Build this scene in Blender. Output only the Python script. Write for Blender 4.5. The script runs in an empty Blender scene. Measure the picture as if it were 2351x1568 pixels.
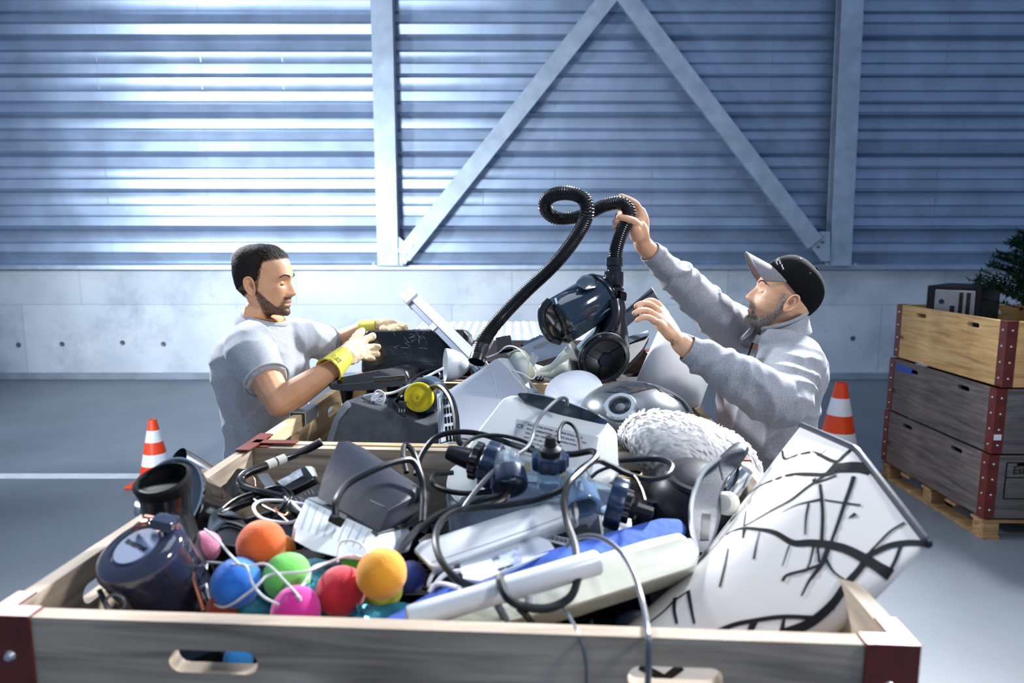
import bpy, bmesh, math, random
from mathutils import Vector, Matrix, Quaternion, noise
from mathutils.geometry import tessellate_polygon
RND = random.Random(11)
PI = math.pi
V = Vector
SC = bpy.context.scene
COL = SC.collection
# ---------------------------------------------------------------- camera
FPX, CAMZ = 1600.0, 1.83
TH = math.atan(224/1600)
CT, ST = math.cos(TH), math.sin(TH)
cd = bpy.data.cameras.new('camera'); cam = bpy.data.objects.new('camera', cd); COL.objects.link(cam)
cd.sensor_width = 36; cd.lens = FPX/2351*36
cam.location = (0, 0, CAMZ); cam.rotation_euler = (PI/2-TH, 0, 0)
cd.clip_start = .05
cd.dof.use_dof = True; cd.dof.focus_distance = 2.2; cd.dof.aperture_fstop = 3.2
SC.camera = cam
# ---------------------------------------------------------------- light
SC.view_settings.view_transform = 'Standard'; SC.view_settings.look = 'None'
SC.view_settings.exposure = 0.16; SC.view_settings.gamma = 1; SC.view_settings.use_curve_mapping = False
w = bpy.data.worlds.new('world'); SC.world = w; w.use_nodes = True
wn = w.node_tree.nodes['Background']; wn.inputs[0].default_value = (.48, .67, 1, 1); wn.inputs[1].default_value = .38
def area(name, loc, target, size, power, color, spread=180):
    l = bpy.data.lights.new(name, 'AREA'); l.energy = power; l.color = color; l.size = size; l.spread = math.radians(spread)
    o = bpy.data.objects.new(name, l); COL.objects.link(o); o.location = loc
    o.rotation_euler = (V(target)-V(loc)).to_track_quat('-Z', 'Y').to_euler(); return o
area('softbox_right', (3.0, .2, 3.9), (.5, 2.0, 1.2), .6, 38, (1, .97, .93), 120)
area('softbox_wall', (-6.6, 2.6, 2.75), (-2.6, 9.3, 1.9), .8, 125, (.86, .93, 1), 80)
area('wall_wash_fill', (-3.2, -.6, 2.5), (-1.6, 9.3, 1.9), 1.2, 62, (.86, .93, 1), 60)  # wash added beside the camera to brighten the wall, also a frontal fill
area('rim_strobe', (3.6, 5.6, 4.6), (.7, 2.2, 1.5), .5, 160, (.95, .97, 1), 70)
area('rim_strobe_left', (-3.6, 4.6, 4.2), (-.4, 2.2, 1.3), .6, 85, (.93, .96, 1), 80)
area('overhead_fill', (0, 2.2, 7.5), (0, 2.2, 0), 3.5, 95, (.82, .90, 1))  # soft bluish fill added overhead, not a window of the hall

# ---------------------------------------------------------------- projection helpers
def ray(px, py):
    u = (px-1175.5)/FPX; v = (784-py)/FPX
    return V((u, CT+v*ST, -ST+v*CT))
def P(px, py, Y):
    d = ray(px, py); t = Y/d.y; return V((d.x*t, Y, CAMZ+d.z*t))
def PZ(px, py, Z):
    d = ray(px, py); t = (Z-CAMZ)/d.z; return V((d.x*t, d.y*t, Z))
def PL(lst): return [P(*a) for a in lst]
# ---------------------------------------------------------------- object helpers
WL = {}
def tag(o, label=None, cat=None, group=None, kind=None):
    if label: o['label'] = label
    if cat: o['category'] = cat
    if group: o['group'] = group
    if kind: o['kind'] = kind
    return o
def thing(name, label, cat, loc, group=None):
    o = bpy.data.objects.new(name, None); COL.objects.link(o); o.location = loc; o.empty_display_size = .05
    WL[o.name] = V(loc); return tag(o, label, cat, group)
def catmull(pts, n=6, closed=False):
    pts = [V(p) for p in pts]; L = len(pts); out = []
    if L < 3: return pts
    rng = range(L) if closed else range(L-1)
    for i in rng:
        p0 = pts[(i-1) % L] if closed or i > 0 else pts[0]*2-pts[1]
        p1 = pts[i]; p2 = pts[(i+1) % L]
        p3 = pts[(i+2) % L] if closed or i+2 < L else pts[-1]*2-pts[-2]
        for k in range(n):
            t = k/n; t2 = t*t; t3 = t2*t
            out.append(.5*((2*p1)+(p2-p0)*t+(2*p0-5*p1+4*p2-p3)*t2+(3*p1-p0-3*p2+p3)*t3))
    if not closed: out.append(pts[-1])
    return out
def frame(d, up=None):
    d = V(d).normalized(); up = V(up) if up is not None else (V((0, 0, 1)) if abs(d.z) < .9 else V((0, 1, 0)))
    x = up.cross(d)
    if x.length < 1e-6: x = V((1, 0, 0)).cross(d)
    x.normalize(); return x, d.cross(x), d
class MB:
    def __init__(s): s.v = []; s.f = []; s.m = []
    def add(s, vs, fs, mi=0):
        b = len(s.v); s.v += [V(p) for p in vs]; s.f += [[i+b for i in f] for f in fs]; s.m += [mi]*len(fs); return s
    def box(s, c, size, R=None, mi=0):
        R = R or Matrix.Identity(3); c = V(c); h = [x/2 for x in size]
        vs = [c+R @ V((sx*h[0], sy*h[1], sz*h[2])) for sz in (-1, 1) for sx, sy in ((-1, -1), (1, -1), (1, 1), (-1, 1))]
        return s.add(vs, [[3, 2, 1, 0], [4, 5, 6, 7], [0, 1, 5, 4], [1, 2, 6, 5], [2, 3, 7, 6], [3, 0, 4, 7]], mi)
    def bar(s, a, b, wx, wz, up=None, mi=0):
        a, b = V(a), V(b); x, y, d = frame(b-a, up)
        R = Matrix((x, y, d)).transposed(); return s.box((a+b)/2, (wx, wz, (b-a).length), R, mi)
    def loft(s, rings, caps=True, closed=True, mi=0, loop=False):
        n = len(rings[0]); vs = [p for r in rings for p in r]; fs = []; L = len(rings)
        for i in range(L if loop else L-1):
            for j in range(n if closed else n-1):
                a = i*n+j; b = i*n+(j+1) % n; i2 = (i+1) % L
                fs.append([a, b, i2*n+(j+1) % n, i2*n+j])
        if caps and not loop: fs.append(list(range(n))[::-1]); fs.append([(L-1)*n+j for j in range(n)])
        return s.add(vs, fs, mi)
    def tube(s, pts, r, n=8, k=6, closed=False, mi=0, flat=1, up=None):
        raw = len(pts); cp = catmull(pts, k, closed) if k > 1 else [V(p) for p in pts]; L = len(cp)
        def rad(i):
            if not isinstance(r, (list, tuple)): return r
            t = i/(L-1)*(raw-1); a = int(min(t, raw-2)); return r[a]+(r[a+1]-r[a])*(t-a)
        rings = []; x = None
        for i, p in enumerate(cp):
            d = (cp[(i+1) % L]-cp[i-1]) if (closed or 0 < i < L-1) else (cp[1]-cp[0] if i == 0 else cp[-1]-cp[-2])
            if d.length < 1e-9: d = V((0, 0, 1))
            d.normalize()
            if x is None: x = frame(d, up)[0]
            x = x-d*x.dot(d)
            if x.length < 1e-6: x = frame(d)[0]
            x.normalize(); y = d.cross(x); rr = rad(i)
            rings.append([p+x*math.cos(2*PI*j/n)*rr+y*math.sin(2*PI*j/n)*rr*flat for j in range(n)])
        return s.loft(rings, not closed, mi=mi, loop=closed)
    def lathe(s, prof, base, axis, n=32, mi=0, sx=1, sy=1, up=None, caps=False):
        x, y, d = frame(axis, up); base = V(base)
        rings = [[base+d*h+x*(math.cos(2*PI*j/n)*r*sx)+y*(math.sin(2*PI*j/n)*r*sy) for j in range(n)] for r, h in prof]
        return s.loft(rings, caps, mi=mi)
    def slab(s, poly, th, holes=(), mi=0):
        poly = [V(p) for p in poly]; loops = [poly]+[[V(p) for p in h] for h in holes]
        flat = [p for l in loops for p in l]; n = len(flat); th = V(th)
        tris = tessellate_polygon(loops)
        fs = [list(t) for t in tris]+[[i+n for i in t][::-1] for t in tris]; b = 0
        for l in loops:
            m = len(l)
            for i in range(m):
                j = (i+1) % m; fs.append([b+i, b+j, b+j+n, b+i+n])
            b += m
        return s.add(flat+[p+th for p in flat], fs, mi)
    def grid(s, fn, nu, nv, mi=0, cu=False):
        vs = [fn(i/(nu if cu else nu-1), j/(nv-1)) for j in range(nv) for i in range(nu)]
        fs = [[j*nu+i, j*nu+(i+1) % nu, (j+1)*nu+(i+1) % nu, (j+1)*nu+i] for j in range(nv-1) for i in range(nu if cu else nu-1)]
        return s.add(vs, fs, mi)
    def ball(s, c, r, n=20, mi=0, R=None):
        c = V(c); r = (r, r, r) if not isinstance(r, (tuple, list)) else r
        def fn(u, v):
            a = 2*PI*u; b = PI*(v-.5)*.998
            p = V((math.cos(a)*math.cos(b)*r[0], math.sin(a)*math.cos(b)*r[1], math.sin(b)*r[2]))
            return c+(R @ p if R else p)
        return s.grid(fn, n*2, n, mi, True)
    def build(s, name, mat, parent=None, smooth=True, bevel=0, seg=2, sub=0, solid=0, ang=40, label=None, vox=0, sm=0, fix=True):
        if parent is not None: off = WL[parent.name]
        else:
            xs = [p.x for p in s.v]; ys = [p.y for p in s.v]; zs = [p.z for p in s.v]
            off = V(((min(xs)+max(xs))/2, (min(ys)+max(ys))/2, min(zs)))
        me = bpy.data.meshes.new(name); me.from_pydata([p-off for p in s.v], [], s.f)
        mats = mat if isinstance(mat, (list, tuple)) else [mat]
        for m_ in mats: me.materials.append(m_)
        for i, p in enumerate(me.polygons): p.material_index = min(s.m[i], len(mats)-1)
        if fix:
            bm = bmesh.new(); bm.from_mesh(me); bmesh.ops.recalc_face_normals(bm, faces=bm.faces); bm.to_mesh(me); bm.free()
        o = bpy.data.objects.new(name, me); COL.objects.link(o); WL[o.name] = off
        if parent is not None: o.parent = parent
        else: o.location = off
        if vox:
            r = o.modifiers.new('r', 'REMESH'); r.mode = 'VOXEL'; r.voxel_size = vox
            if sm: q = o.modifiers.new('s', 'SMOOTH'); q.iterations = sm; q.factor = .5
        if solid: q = o.modifiers.new('t', 'SOLIDIFY'); q.thickness = solid; q.offset = 0
        if bevel:
            q = o.modifiers.new('b', 'BEVEL'); q.width = bevel; q.segments = seg; q.limit_method = 'ANGLE'; q.angle_limit = math.radians(35)
        if sub: q = o.modifiers.new('u', 'SUBSURF'); q.levels = sub; q.render_levels = sub
        if smooth:
            for p in me.polygons: p.use_smooth = True
            if not sub and not vox: me.set_sharp_from_angle(angle=math.radians(ang))
        if label: o['label'] = label
        return o
def bake(o, fn=None):
    """apply the modifiers of o, then move its vertices with fn(co)->co"""
    dg = bpy.context.evaluated_depsgraph_get(); dg.update()
    me = bpy.data.meshes.new_from_object(o.evaluated_get(dg)); o.modifiers.clear(); o.data = me
    if fn:
        off = WL[o.name]; nv = [v.normal.copy() for v in me.vertices]
        for v, n in zip(me.vertices, nv): v.co = fn(v.co+off, n)-off
    for p in me.polygons: p.use_smooth = True
    return o
# ---------------------------------------------------------------- materials
def hexc(h):
    h = h.lstrip('#'); r = [int(h[i:i+2], 16)/255 for i in (0, 2, 4)]
    return tuple(c/12.92 if c <= .04045 else ((c+.055)/1.055)**2.4 for c in r)+(1,)
MC = {}
def mat(name, col, rough=.5, metal=0, var=.08, scale=12, bump=0, bscale=60, trans=0, coat=0, alpha=1, emit=0, col2=None, stretch=None, sss=0, ior=None, sheen=0, spec=None, detail=4, rv=0):
    if name in MC: return MC[name]
    m = bpy.data.materials.new(name); m.use_nodes = True; N = m.node_tree.nodes; L = m.node_tree.links
    b = N['Principled BSDF']; c = hexc(col) if isinstance(col, str) else col
    tc = N.new('ShaderNodeTexCoord'); mp = N.new('ShaderNodeMapping'); L.new(tc.outputs['Object'], mp.inputs[0])
    if stretch: mp.inputs['Scale'].default_value = stretch
    nz = N.new('ShaderNodeTexNoise'); nz.inputs['Scale'].default_value = scale; nz.inputs['Detail'].default_value = detail; L.new(mp.outputs[0], nz.inputs[0])
    rp = N.new('ShaderNodeValToRGB'); L.new(nz.outputs[0], rp.inputs[0])
    c2 = hexc(col2) if col2 else tuple(x*(1-var*2) for x in c[:3])+(1,)
    rp.color_ramp.elements[0].color = c2; rp.color_ramp.elements[1].color = c if col2 else tuple(min(1, x*(1+var)) for x in c[:3])+(1,)
    rp.color_ramp.elements[0].position = .3; rp.color_ramp.elements[1].position = .7
    L.new(rp.outputs[0], b.inputs['Base Color'])
    b.inputs['Roughness'].default_value = rough; b.inputs['Metallic'].default_value = metal
    if rv:
        mr = N.new('ShaderNodeMapRange'); L.new(nz.outputs[0], mr.inputs[0]); mr.inputs[3].default_value = rough-rv; mr.inputs[4].default_value = rough+rv; L.new(mr.outputs[0], b.inputs['Roughness'])
    if trans: b.inputs['Transmission Weight'].default_value = trans
    if coat: b.inputs['Coat Weight'].default_value = coat; b.inputs['Coat Roughness'].default_value = .08
    if sss: b.inputs['Subsurface Weight'].default_value = sss; b.inputs['Subsurface Radius'].default_value = (.012, .005, .003); b.inputs['Subsurface Scale'].default_value = 1
    if sheen: b.inputs['Sheen Weight'].default_value = sheen
    if ior: b.inputs['IOR'].default_value = ior
    if spec is None and rough > .3 and metal < .3 and max(c[:3]) < .09: spec = .28
    if spec is not None: b.inputs['Specular IOR Level'].default_value = spec
    if alpha < 1: b.inputs['Alpha'].default_value = alpha
    if emit: b.inputs['Emission Color'].default_value = c; b.inputs['Emission Strength'].default_value = emit
    if bump:
        n2 = N.new('ShaderNodeTexNoise'); n2.inputs['Scale'].default_value = bscale; n2.inputs['Detail'].default_value = 5; L.new(mp.outputs[0], n2.inputs[0])
        bp = N.new('ShaderNodeBump'); bp.inputs['Strength'].default_value = bump; bp.inputs['Distance'].default_value = .004; L.new(n2.outputs[0], bp.inputs['Height']); L.new(bp.outputs[0], b.inputs['Normal'])
    MC[name] = m; return m
def wood(name, cols, axis='x', scale=1.0, knots=True):
    if name in MC: return MC[name]
    m = bpy.data.materials.new(name); m.use_nodes = True; N = m.node_tree.nodes; L = m.node_tree.links; b = N['Principled BSDF']
    tc = N.new('ShaderNodeTexCoord'); mp = N.new('ShaderNodeMapping'); L.new(tc.outputs['Object'], mp.inputs[0])
    s = {'x': (.9, 9, 13), 'y': (9, .9, 13), 'z': (9, 9, .9)}[axis]; mp.inputs['Scale'].default_value = [k*scale for k in s]
    nz = N.new('ShaderNodeTexNoise'); nz.inputs['Scale'].default_value = 3; nz.inputs['Detail'].default_value = 8; nz.inputs['Distortion'].default_value = .8; L.new(mp.outputs[0], nz.inputs[0])
    rp = N.new('ShaderNodeValToRGB'); e = rp.color_ramp.elements
    while len(e) < len(cols): e.new(.5)
    for i, c in enumerate(cols): e[i].position = .28+.46*i/(len(cols)-1); e[i].color = hexc(c)
    L.new(nz.outputs[0], rp.inputs[0])
    n3 = N.new('ShaderNodeTexNoise'); n3.inputs['Scale'].default_value = 3.2; n3.inputs['Detail'].default_value = 3; L.new(tc.outputs['Object'], n3.inputs[0])
    mx = N.new('ShaderNodeMixRGB'); mx.blend_type = 'MULTIPLY'; mx.inputs[0].default_value = .7; L.new(rp.outputs[0], mx.inputs[1])
    r3 = N.new('ShaderNodeValToRGB'); r3.color_ramp.elements[0].color = (.62, .60, .59, 1); r3.color_ramp.elements[0].position = .35; r3.color_ramp.elements[1].position = .6; L.new(n3.outputs[0], r3.inputs[0]); L.new(r3.outputs[0], mx.inputs[2])
    last = mx.outputs[0]
    if knots:
        m4 = N.new('ShaderNodeMapping'); L.new(tc.outputs['Object'], m4.inputs[0]); m4.inputs['Scale'].default_value = {'x': (4, 9, 9), 'y': (9, 4, 9), 'z': (9, 9, 4)}[axis]
        vo = N.new('ShaderNodeTexVoronoi'); vo.inputs['Scale'].default_value = .8; L.new(m4.outputs[0], vo.inputs[0])
        r4 = N.new('ShaderNodeValToRGB'); r4.color_ramp.elements[0].color = (.25, .16, .10, 1); r4.color_ramp.elements[0].position = .06; r4.color_ramp.elements[1].position = .14; L.new(vo.outputs['Distance'], r4.inputs[0])
        m5 = N.new('ShaderNodeMixRGB'); m5.blend_type = 'MULTIPLY'; m5.inputs[0].default_value = .8; L.new(last, m5.inputs[1]); L.new(r4.outputs[0], m5.inputs[2]); last = m5.outputs[0]
    L.new(last, b.inputs['Base Color']); b.inputs['Roughness'].default_value = .75
    bp = N.new('ShaderNodeBump'); bp.inputs['Strength'].default_value = .35; bp.inputs['Distance'].default_value = .003; L.new(nz.outputs[0], bp.inputs['Height']); L.new(bp.outputs[0], b.inputs['Normal'])
    MC[name] = m; return m
FRONTW = ['#7b7067', '#a39484', '#bdab97', '#cdbfae']
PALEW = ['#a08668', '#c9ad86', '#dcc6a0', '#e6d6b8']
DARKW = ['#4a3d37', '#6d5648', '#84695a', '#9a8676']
PINEW = ['#b98a55', '#d9a868', '#e9bd7e', '#efcf9a']
M_GALV = mat('galvanised_steel', '#aebccb', .42, .75, .07, 9, .12, 40, rv=.08)
M_BEAM = mat('beam_steel', '#aab8c8', .5, .45, .10, 5, .15, 30)
M_RED = mat('red_painted_steel', '#6b2419', .45, .1, .18, 14, .2, 40)
M_REDWORN = mat('worn_red_steel', '#8a3524', .5, .1, .1, 30, .2, 60, col2='#c9a79d')
M_BOLT = mat('bolt_steel', '#c8ccd2', .35, .9, .1, 40)
M_BLK = mat('black_plastic', '#0b0d12', .28, 0, .3, 8, coat=.3)
M_BLKM = mat('matte_black', '#15171c', .55, 0, .25, 12, .08, 80)
M_NAVY = mat('dark_navy_plastic', '#1b2638', .38, 0, .15, 10)
M_CBL = mat('black_cable', '#14181f', .33, 0, .1, 20)
M_CBG = mat('grey_cable', '#5c626c', .3, 0, .1, 20)
M_WCBL = mat('white_cable', '#dfe3ea', .4, 0, .05, 20)
M_WHITE = mat('white_plastic', '#dfe4ea', .35, 0, .03, 6)
M_CREAM = mat('cream_plastic', '#d9d8cc', .35, 0, .04, 6)
M_CHROME = mat('chrome', '#d5d9de', .14, 1, .04, 6)
M_SILV = mat('silver_plastic', '#9da3aa', .3, .6, .05, 10)
M_DK = mat('opening_black', '#050608', .8, 0, .1, 10)  # flat black for openings, carries the shade inside slots and sockets
M_GREYP = mat('grey_plastic', '#555c66', .4, 0, .1, 12)

# ---------------------------------------------------------------- setting
def concrete(name, c1, c2, joints, rough=.7, sc=1.5):
    m = mat(name, c1, rough, 0, .1, sc, .15, 25, col2=c2, detail=8)
    if joints:
        N = m.node_tree.nodes; L = m.node_tree.links; b = N['Principled BSDF']
        src = b.inputs['Base Color'].links[0].from_socket
        tc = N.new('ShaderNodeTexCoord'); sx = N.new('ShaderNodeSeparateXYZ'); L.new(tc.outputs['Object'], sx.inputs[0])
        cb = N.new('ShaderNodeCombineXYZ'); L.new(sx.outputs[0], cb.inputs[0]); L.new(sx.outputs[2], cb.inputs[1])
        br = N.new('ShaderNodeTexBrick'); L.new(cb.outputs[0], br.inputs[0]); br.offset = .28; br.squash = 1
        br.inputs['Color1'].default_value = (1, 1, 1, 1); br.inputs['Color2'].default_value = (.88, .89, .9, 1); br.inputs['Mortar'].default_value = (.62, .65, .68, 1)
        br.inputs['Scale'].default_value = 1; br.inputs['Mortar Size'].default_value = .006; br.inputs['Brick Width'].default_value = 2.9; br.inputs['Row Height'].default_value = 1.02
        mx = N.new('ShaderNodeMixRGB'); mx.blend_type = 'MULTIPLY'; mx.inputs[0].default_value = .9; L.new(src, mx.inputs[1]); L.new(br.outputs[0], mx.inputs[2])
        n2 = N.new('ShaderNodeTexNoise'); n2.inputs['Scale'].default_value = .9; n2.inputs['Detail'].default_value = 9; n2.inputs['Roughness'].default_value = .75; L.new(tc.outputs['Object'], n2.inputs[0])
        r2 = N.new('ShaderNodeValToRGB'); r2.color_ramp.elements[0].position = .32; r2.color_ramp.elements[1].position = .5; r2.color_ramp.elements[0].color = (.62, .64, .68, 1); L.new(n2.outputs[0], r2.inputs[0])
        m2 = N.new('ShaderNodeMixRGB'); m2.blend_type = 'MULTIPLY'; m2.inputs[0].default_value = .8; L.new(mx.outputs[0], m2.inputs[1]); L.new(r2.outputs[0], m2.inputs[2])
        L.new(m2.outputs[0], b.inputs['Base Color'])
    return m
M_FLOOR = concrete('floor_concrete', '#7f868e', '#666d76', False, .45, .8)
M_CONC = concrete('wall_concrete', '#d3dae2', '#bcc5cf', True)
o = MB().box((0, 3.9, -.05), (26, 11.1, .1)).build('floor', M_FLOOR, smooth=False); tag(o, kind='structure')
o = MB().box((0, 9.52, .765), (26, .3, 1.53)).build('wall_back', M_CONC, smooth=False); tag(o, kind='structure')
for px, py in [(42, 792), (142, 790), (281, 787), (375, 790), (1958, 777), (2190, 777), (2330, 775)]:
    p = P(px, py, 9.365)
    MB().lathe([(0, 0), (.022, .001), (.03, .004), (.034, .0)], p, (0, -1, 0), 14).build('formwork_hole', M_GREYP, o)
base = MB().box((0, 9.34, .045), (26, .06, .09)).build('baseboard_back', mat('base_concrete', '#8f99a6', .7, 0, .1, 3), bevel=.008); tag(base, kind='structure')
# cladding: horizontal sheet profile, period .48 m
prof = []
z = 1.53; k = 0
tilts = [.012, -.010, .003]
while z < 5.9:
    prof += [(9.275, z), (9.232, z+.012), (9.225, z+.024), (9.232, z+.036), (9.275, z+.050), (9.292, z+.056)]
    a = z+.056
    for i in range(3):
        b_ = z+.056+(.424)*(i+1)/3
        t = tilts[(i+k) % 3]
        prof += [(9.296+t, a+.004), (9.292-t, b_-.026)]
        if i < 2: prof += [(9.262, b_-.022), (9.258, b_-.015), (9.262, b_-.008), (9.306, b_-.005), (9.306, b_)]
        a = b_
    z += .48; k += 1
M_CLAD = mat('zinc_sheet', '#9badc6', .38, .62, .09, 2.2, .10, 90, rv=.05)
xs = [-13+i*26/12 for i in range(13)]
m_ = MB(); m_.loft([[V((x, y, zz)) for y, zz in prof] for x in xs], caps=False, closed=False)
clad = m_.build('wall_back_cladding', M_CLAD, ang=50, fix=False); tag(clad, kind='structure')
o = MB().box((0, 9.30, 1.545), (26, .16, .012)).box((0, 9.22, 1.523), (26, .006, .05)).build('trim_1', M_GALV, smooth=False); tag(o, kind='structure')
# seams of the sheets
for i, px in enumerate([235, 470, 655, 1108, 1275, 1500, 1765, 2160]):
    p = P(px, 300, 9.3)
    o = MB().loft([[V((p.x+dx, y-.0015, zz)) for y, zz in prof] for dx in (-.005, .005)], caps=False, closed=False).build('sheet_seam', mat('seam_steel', '#98a6b9', .42, .6, .05, 6), clad, fix=False)
# floor line
pa, pb = PZ(-60, 1095, 0), PZ(330, 1095, 0)
o = MB().box(((pa.x-2+pb.x+.5)/2-0.2, 5.34, .003), (abs(pb.x-pa.x)+3.2, .11, .004)).build('floor_line', mat('line_paint', '#d8dde3', .6, 0, .06, 8), smooth=False); tag(o, 'white painted line across the hall floor behind the left cone', 'floor marking')
pa = PZ(2040, 1055, 0)
# columns
def column(pxt, pxb, label, side=1):
    a = P(pxt, 0, 9.12); b = P(pxb, 606, 9.12); b.z = 1.552; a.z = 5.8; wd = .27
    t = thing('steel_column', label, 'column', (b.x, 9.12, 1.552), None)
    MB().bar(b+V((0, -.09, 0)), a+V((0, -.09, 0)), wd, .014, (1, 0, 0) and None).build('front_flange', M_BEAM, t, smooth=False, bevel=.003) if 0 else None
    for nm, dy, w_, th in (('front_flange', -.075, wd, .016), ('back_flange', .075, wd, .016), ('web', 0, .012, .14)):
        sh = V((0, dy, 0)); ww, tt = (w_, th)
        x0 = [V((b.x-ww/2, b.y+dy-tt/2, b.z)), V((b.x+ww/2, b.y+dy-tt/2, b.z)), V((b.x+ww/2, b.y+dy+tt/2, b.z)), V((b.x-ww/2, b.y+dy+tt/2, b.z))]
        d = V((a.x-b.x, 0, a.z-b.z))
        MB().loft([x0, [p+d for p in x0]]).build(nm, M_BEAM, t, smooth=False, bevel=.004)
    pl = MB().box((b.x, 9.10, 1.558), (.42, .25, .014)).build('base_plate', M_BEAM, t, smooth=False, bevel=.003)
    for dx in (-.18, .18): MB().lathe([(0, .022), (.016, .02), (.016, 0)], (b.x+dx, 9.02, 1.565), (0, 0, 1), 6).build('anchor_bolt', M_BOLT, pl)
    return t
column(878, 893, 'galvanised steel column standing left of the braces, behind the younger worker')
column(1948, 1924, 'galvanised steel column standing right of the braces, above the man in the cap')
def brace(a, b, label):
    t = thing('diagonal_brace', label, 'brace', a)
    d = (b-a).normalized(); n = d.cross(V((0, 1, 0)))
    if n.z < 0: n = -n
    MB().bar(a, b, .215, .012, V((0, 1, 0)).cross(d).cross(d)).build('front_leg', M_BEAM, t, smooth=False, bevel=.003)
    q = -n*.10+V((0, .035, 0))
    MB().bar(a+q, b+q, .012, .07, V((0, 1, 0)).cross(d).cross(d)).build('return_leg', M_BEAM, t, smooth=False, bevel=.003)
    return t, d
bt, d = brace(P(925, 588, 9.03), P(1408, -20, 9.03), 'left steel brace rising to the right from the left column foot')
g = [P(912, 540, 9.06), P(935, 560, 9.06), P(955, 570, 9.06), P(930, 608, 9.06), P(908, 606, 9.06)]
gp = MB().slab(g, (0, .014, 0)).build('gusset_plate', M_BEAM, bt, smooth=False, bevel=.002)
for px, py in ((930, 583), (945, 563)): MB().lathe([(0, .02), (.017, .018), (.017, 0)], P(px, py, 9.02), (0, -1, 0), 6).build('bolt', M_BOLT, gp)
bt, d = brace(P(1872, 558, 8.97), P(1428, -20, 8.97), 'right steel brace falling to the foot of the right column')
g = [P(1868, 545, 9.0), P(1884, 531, 9.0), P(1906, 532, 9.0), P(1906, 600, 9.0), P(1886, 600, 9.0), P(1862, 566, 9.0)]
gp = MB().slab(g, (0, .014, 0)).build('gusset_plate', M_BEAM, bt, smooth=False, bevel=.002)
for px, py in ((1875, 543), (1888, 556), (1866, 553), (1878, 567)): MB().lathe([(0, .02), (.013, .018), (.013, 0)], P(px, py, 8.99), (0, -1, 0), 6).build('bolt', M_BLKM, gp)

# ---------------------------------------------------------------- cones
M_ORANGE = mat('cone_orange', '#e8430f', .4, 0, .06, 8); M_WBAND = mat('cone_white_band', '#e4e6ec', .35, 0, .03, 8)
def cone(loc, label, k=1.0):
    t = thing('traffic_cone', label, 'traffic cone', loc); x, y = loc[0], loc[1]
    h = [0.03, .15, .24, .33, .42, .5]; rr = lambda z_: .125-(.125-.028)*(z_-.03)/.47
    for i in range(5):
        prof_ = [(rr(h[i])*k, h[i]*k), (rr(h[i+1])*k, h[i+1]*k)]
        if i == 4: prof_ += [((rr(.5)-.006)*k, .5*k), ((rr(.5)-.008)*k, .42*k)]
        if i % 2 == 0: MB().lathe(prof_, (x, y, 0), (0, 0, 1), 36).build('cone_body', M_ORANGE, t)
        else: MB().lathe(prof_, (x, y, 0), (0, 0, 1), 36).build('reflective_band', M_WBAND, t)
    MB().box((x, y, .012*k), (.33*k, .33*k, .024*k)).lathe([(.16*k, .02*k), (.13*k, .03*k), (.124*k, .05*k)], (x, y, 0), (0, 0, 1), 36).build('base', M_ORANGE, t, bevel=.006)
p = PZ(350, 963, .5); cone((p.x, p.y, 0), 'orange and white traffic cone on the floor at the left of the crates')
p = PZ(1932, 878, .75); cone((p.x, p.y, 0), 'orange and white traffic cone behind the printed lampshade, near the crate stack', 1.5)

# ---------------------------------------------------------------- crates
def slot(c, ux, uz, w_, h_, n=8):
    r = h_/2; out = []
    for sgn in (1, -1):
        for i in range(n+1):
            a = -PI/2+PI*i/n
            out.append(c+ux*(sgn*(w_/2-r)+sgn*math.cos(a)*r)+uz*(sgn*math.sin(a)*r))
    return out
def crate(org, ux, uy, W_, D_, z0, z1, mats, label, group=None, bolts=True, longslots=True, th=.024, cat='crate', slots=None):
    up = V((0, 0, 1)); org = V((org[0], org[1], 0)); H_ = z1-z0
    t = thing('pallet_crate', label, cat, org+up*z0+ux*W_/2+uy*D_/2, group)
    wx, wy = mats
    def panel(a, d, L, nrm, m, nslots, nm='side_panel'):
        hz = [slot(a+d*(L*f)+up*(z1-.055), d, up, .12, .032) for f in nslots]
        q = [a+up*z0+d*.004, a+d*(L-.004)+up*z0, a+d*(L-.004)+up*z1, a+d*.004+up*z1]
        q2 = MB().slab(q, nrm*th, hz).build(nm, m, t, smooth=False)
        return q2
    sl = slots or (.245, .76)
    panel(org, ux, W_, uy, wx, sl); panel(org+uy*(D_-th), ux, W_, uy, wx, sl)
    panel(org+uy*th, uy, D_-2*th, ux, wy, (.25, .75)); panel(org+uy*th+ux*(W_-th), uy, D_-2*th, ux, wy, (.25, .75))
    L = .062
    for sx, sy in ((0, 0), (1, 0), (0, 1), (1, 1)):
        c = org+ux*(W_*sx)+uy*(D_*sy); dx = ux*(1 if sx == 0 else -1); dy = uy*(1 if sy == 0 else -1); s4 = .004
        o_ = MB()
        poly = [c-dx*s4-dy*s4, c+dx*L-dy*s4, c+dx*L, c, c+dy*L, c+dy*L-dx*s4]
        o_.slab([p+up*(z0) for p in poly], up*(H_))
        capp = [c-dx*s4-dy*s4, c+dx*L-dy*s4, c+dx*L+dy*th, c+dx*th+dy*th, c+dx*th+dy*L, c-dx*s4+dy*L]
        o_.slab([p+up*(z1) for p in capp], up*.003)
        po = o_.build('corner_post', M_RED, t, smooth=False, bevel=.001)
        if bolts:
            for i in range(4):
                zz = z0+H_*(.13+.245*i)
                MB().lathe([(0, .006), (.005, .005), (.008, 0)], c+dx*(L*.5)-dy*s4+up*zz, -dy, 10).build('bolt', M_BOLT, po)
                MB().lathe([(0, .006), (.005, .005), (.008, 0)], c+dy*(L*.5)-dx*s4+up*zz, -dx, 10).build('bolt', M_BOLT, po)
    return t
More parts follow.
